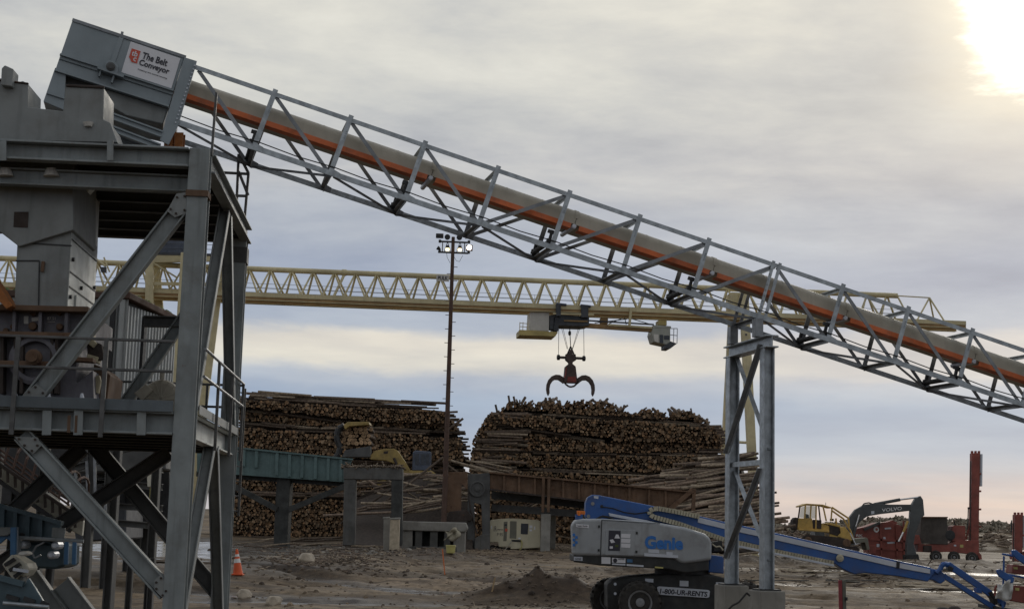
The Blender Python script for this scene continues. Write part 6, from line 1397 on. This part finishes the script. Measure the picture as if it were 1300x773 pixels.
lpp([(22, 688), (84, 690), (83, 718), (70, 722), (26, 720)], 27.3, .9, 'drive_housing', 'blue_steel', bt, .04)
MB().path([P(a, b_, 26.8) for a, b_ in ((56, 688), (46, 693), (41, 702), (44, 708), (52, 704))], .02, 6).build('hose', 'galvanized_dull', bt)
for a, b_ in ((72, 692), (67, 704), (30, 691)): MB().lathe(P(a, b_, 26.9), -Y3, [(-.2, .07), (.1, .07), (.14, .04)], 10).build('fitting', 'zinc_white', bt)
lc = thing('cream_chute', P(20, 770, 25), 'small cream chute with dark stripes below the blue trough at the left edge', 'chute')
lpp([(2, 716), (15, 703), (34, 715), (37, 722), (30, 732), (24, 730), (18, 738)], 25.4, .5, 'side_panel', 'cover_cream', lc, .02)
for a in ((6, 717, 19, 709), (12, 724, 26, 715), (18, 732, 30, 723)): MB().beam(P(a[0], a[1], 25.35), P(a[2], a[3], 25.35), .04, .06, Z3).build('stripe', 'rubber', lc)
lpp([(22, 704), (24, 700), (31, 699), (36, 703), (28, 706)], 25.2, .3, 'cap', 'panel_white', lc, .02); MB().beam(P(17, 722, 25.3), P(36, 725, 25.3), .05, .05, Z3).build('lip', 'zinc_white', lc)
lpp([(24, 726), (30, 726), (29, 800), (23, 800)], 25.5, .2, 'stand', 'chute_paint', lc)
lb_ = thing('lower_blue_trough', P(20, 790, 23.5), 'lower dark blue ribbed trough in the bottom left corner', 'trough')
lpp([(-40, 724), (0, 733), (30, 742), (36, 733), (44, 745), (62, 775), (70, 810), (-40, 810)], 23.6, .08, 'side_wall', 'blue_steel', lb_)
for a in ((8, 756, 24, 761), (30, 759, 44, 764), (52, 764, 62, 768)): MB().beam(P(a[0], a[1], 23.55), P(a[2], a[3], 23.55), .03, .07, Z3).build('slot', 'black_steel', lb_)
MB().tube(P(4, 765, 23.4), P(62, 770, 23.4), .03, 8).build('handrail', 'galvanized', lb_); MB().beam(P(-40, 722, 23.55), P(30, 741, 23.55), .1, .08, Z3).build('top_flange', 'blue_steel', lb_)
MB().prism([P(-40, 806, 23.7), P(66, 806, 23.7), P(66, 806, 25.0), P(-40, 806, 25.0)], Z3 * .05).build('floor', 'blue_steel', lb_)
for a, lb2 in (((37, 731, 72, 780), 'grey sloping steel channel between the two blue troughs'), ((77, 740, 112, 786), 'grey sloping steel channel right of the blue troughs')):
    q = P(a[2], a[3], 26); o = MB().beam(P(a[0], a[1], 26), q, .18, .36, X3, 'C', .02).build('steel_channel', 'chute_paint', o=q, bevel=.005, seg=1); tag(o, lb2, 'steel channel')
# steel framework and posts standing farther back
fw = thing('steel_framework', P(120, 700, 52), 'dark open steel framework with crossing beams seen under the tower deck', 'framework')
for px in (118, 142): MB().beam(P(px, 560, 50), V((P(px, 600, 50).x, 50, -.2)), .28, .28, X3, 'I', .03).build('post', 'tower_dark', fw)
for a in ((60, 590, 206, 560), (70, 622, 206, 596), (90, 640, 206, 645), (105, 660, 206, 668), (60, 606, 150, 576), (120, 612, 206, 618)): MB().beam(P(a[0], a[1], 50.6), P(a[2], a[3], 50.6), .25, .22, Z3, 'I', .03).build('beam', 'tower_dark', fw)
for a in ((96, 600, 97, 640), (110, 585, 112, 632), (120, 580, 121, 628), (134, 622, 134, 668), (152, 570, 152, 610)): MB().beam(P(a[0], a[1], 49.6), P(a[2], a[3], 49.6), .08, .08, X3).build('upright', 'galvanized_dull', fw)
lpp([(92, 655), (140, 640), (160, 640), (160, 684), (96, 688)], 53, 2.5, 'cabinet', 'crane_dark', fw, .05); lpp([(88, 566), (210, 566), (210, 596), (100, 600)], 54, 2, 'hopper', 'tower_dark', fw, .05)
lpp([(60, 566), (150, 566), (150, 640), (110, 650), (60, 620)], 56, 1.5, 'dark_backing', 'black_steel', fw, .03); lpp([(-80, 560), (62, 560), (62, 640), (-80, 640)], 58, 1.5, 'dark_backing', 'black_steel', fw, .03); lpp([(150, 590), (215, 590), (215, 668), (150, 668)], 57, 1, 'dark_backing', 'black_steel', fw, .03)  # black sheets added behind so no sky shows under the deck
lpp([(186, 592), (201, 592), (200, 618), (187, 618)], 49.4, .4, 'electrical_box', 'cover_cream', fw, .02)
for px in (192, 199): MB().beam(P(px, 618, 49.5), P(px - 2.5, 690, 49.5), .07, .07, X3).build('ladder_rail', 'barrel_yellow', fw)
for k in range(9): MB().tube(P(192 - k * .3, 624 + k * 7.5, 49.5), P(199 - k * .3, 624 + k * 7.5, 49.5), .025, 5).build('ladder_rung', 'barrel_yellow', fw)
for k, (px, py) in enumerate(((165, 600), (176, 606), (186, 612), (148, 702), (170, 712), (197, 708))):
    Y = 58 if k < 3 else 38; q = P(px, 650, Y); o = MB().beam(V((q.x, Y, -.3)), V((q.x, Y, P(px, py, Y).z)), .26 if k < 3 else .15, .26 if k < 3 else .15, X3, 'I', .03).build('steel_post', 'tower_dark', o=(q.x, Y, 0), bevel=.005, seg=1)
    lb3 = ('tall dark steel post standing behind the tower, leftmost of three in a row', 'tall dark steel post standing behind the tower, middle of three in a row', 'tall dark steel post standing behind the tower, rightmost of three in a row',
           'short dark steel post at the tower foot, leftmost of three', 'short dark steel post at the tower foot, middle of three', 'short dark steel post at the tower foot, rightmost of three')[k]
    tag(o, lb3, 'steel post', 'dark steel posts under the tower')

# ------------------------------------------------------------------ connection plates, latches and other close detail
def gusset(pts, v=-.16):
    g = MB().prism([tpx(a, b_, v) for a, b_ in pts], tv * .018).build('gusset_plate', 'chute_paint', tower)
    cx_ = sum(a for a, _ in pts) / len(pts); cy_ = sum(b_ for _, b_ in pts) / len(pts)
    for (a, b_) in pts: q = tpx(cx_ + (a - cx_) * .68, cy_ + (b_ - cy_) * .68, v - .01); MB().tube(q, q - tv * .025, .02, 6).build('bolt_head', 'rust_dark', g)
gusset([(238, 244), (238, 270), (222, 276), (212, 268), (224, 246)]); gusset([(22, 510), (52, 511), (60, 498), (46, 487), (34, 496)]); gusset([(18, 554), (48, 555), (52, 566), (42, 576), (28, 566)]); gusset([(205, 728), (214, 752), (208, 760), (196, 748), (196, 736)])
for (px, py) in ((4, 203), (140, 205)): MB().beam(tpx(px, 179, -.27), tpx(px, 204, -.27), .02, .10, tu).build('web_stiffener', 'tower_paint', tower)
for px in (60, 100, 180): MB().beam(tpx(px, 521, -.25), tpx(px - 1, 552, -.25), .02, .14, tu).build('web_stiffener', 'tower_paint', tower)
for px, w in ((88, .05), (97, .04)): MB().beam(tpx(px, 527, -.262), tpx(px - 1, 549, -.262), .006, w, tu).build('rust_run', 'rust', tower)
for px, py in ((760.5, 668), (760, 698), (808.5, 676), (808, 700)): bp([(px - 1.2, py - 1.6), (px + 1.2, py - 1.6), (px + 1.2, py + 1.6), (px - 1.2, py + 1.6)], BY - .02, .03, 'latch', 'genie_black', cov, 0)
MB().beam(P(764, 659.4, BY - .004), P(838, 664.2, BY - .004), .02, .015, Z3).build('cover_seam', 'genie_black', cov)
MB().path([P(a, b_, BY + .9) for a, b_ in ((757, 659), (764, 655), (772, 656), (780, 660))], .03, 6).build('hydraulic_hose', 'rubber', bl)
MB().path([P(a, b_, JY - .06) for a, b_ in ((764, 643), (778, 645), (792, 650), (806, 652), (822, 650))], .018, 6).build('hydraulic_hose', 'rubber', bl)
MB().path([P(a, b_, 30.72) for a, b_ in ((952, 756), (948, 752), (944, 757), (938, 764), (930, 768), (922, 776))], .02, 6).build('ground_cable', 'rubber', tn)
cbl = MB(); q0 = CV(.2, -.05, -TT + .12)
cbl.path([CV(k * PL / 2, -.065, -TT + .13 - .03 * (k % 2)) for k in range(0, 2 * NN + 1)], .012, 5)
cbl.build('pull_cord', 'rubber', conv)
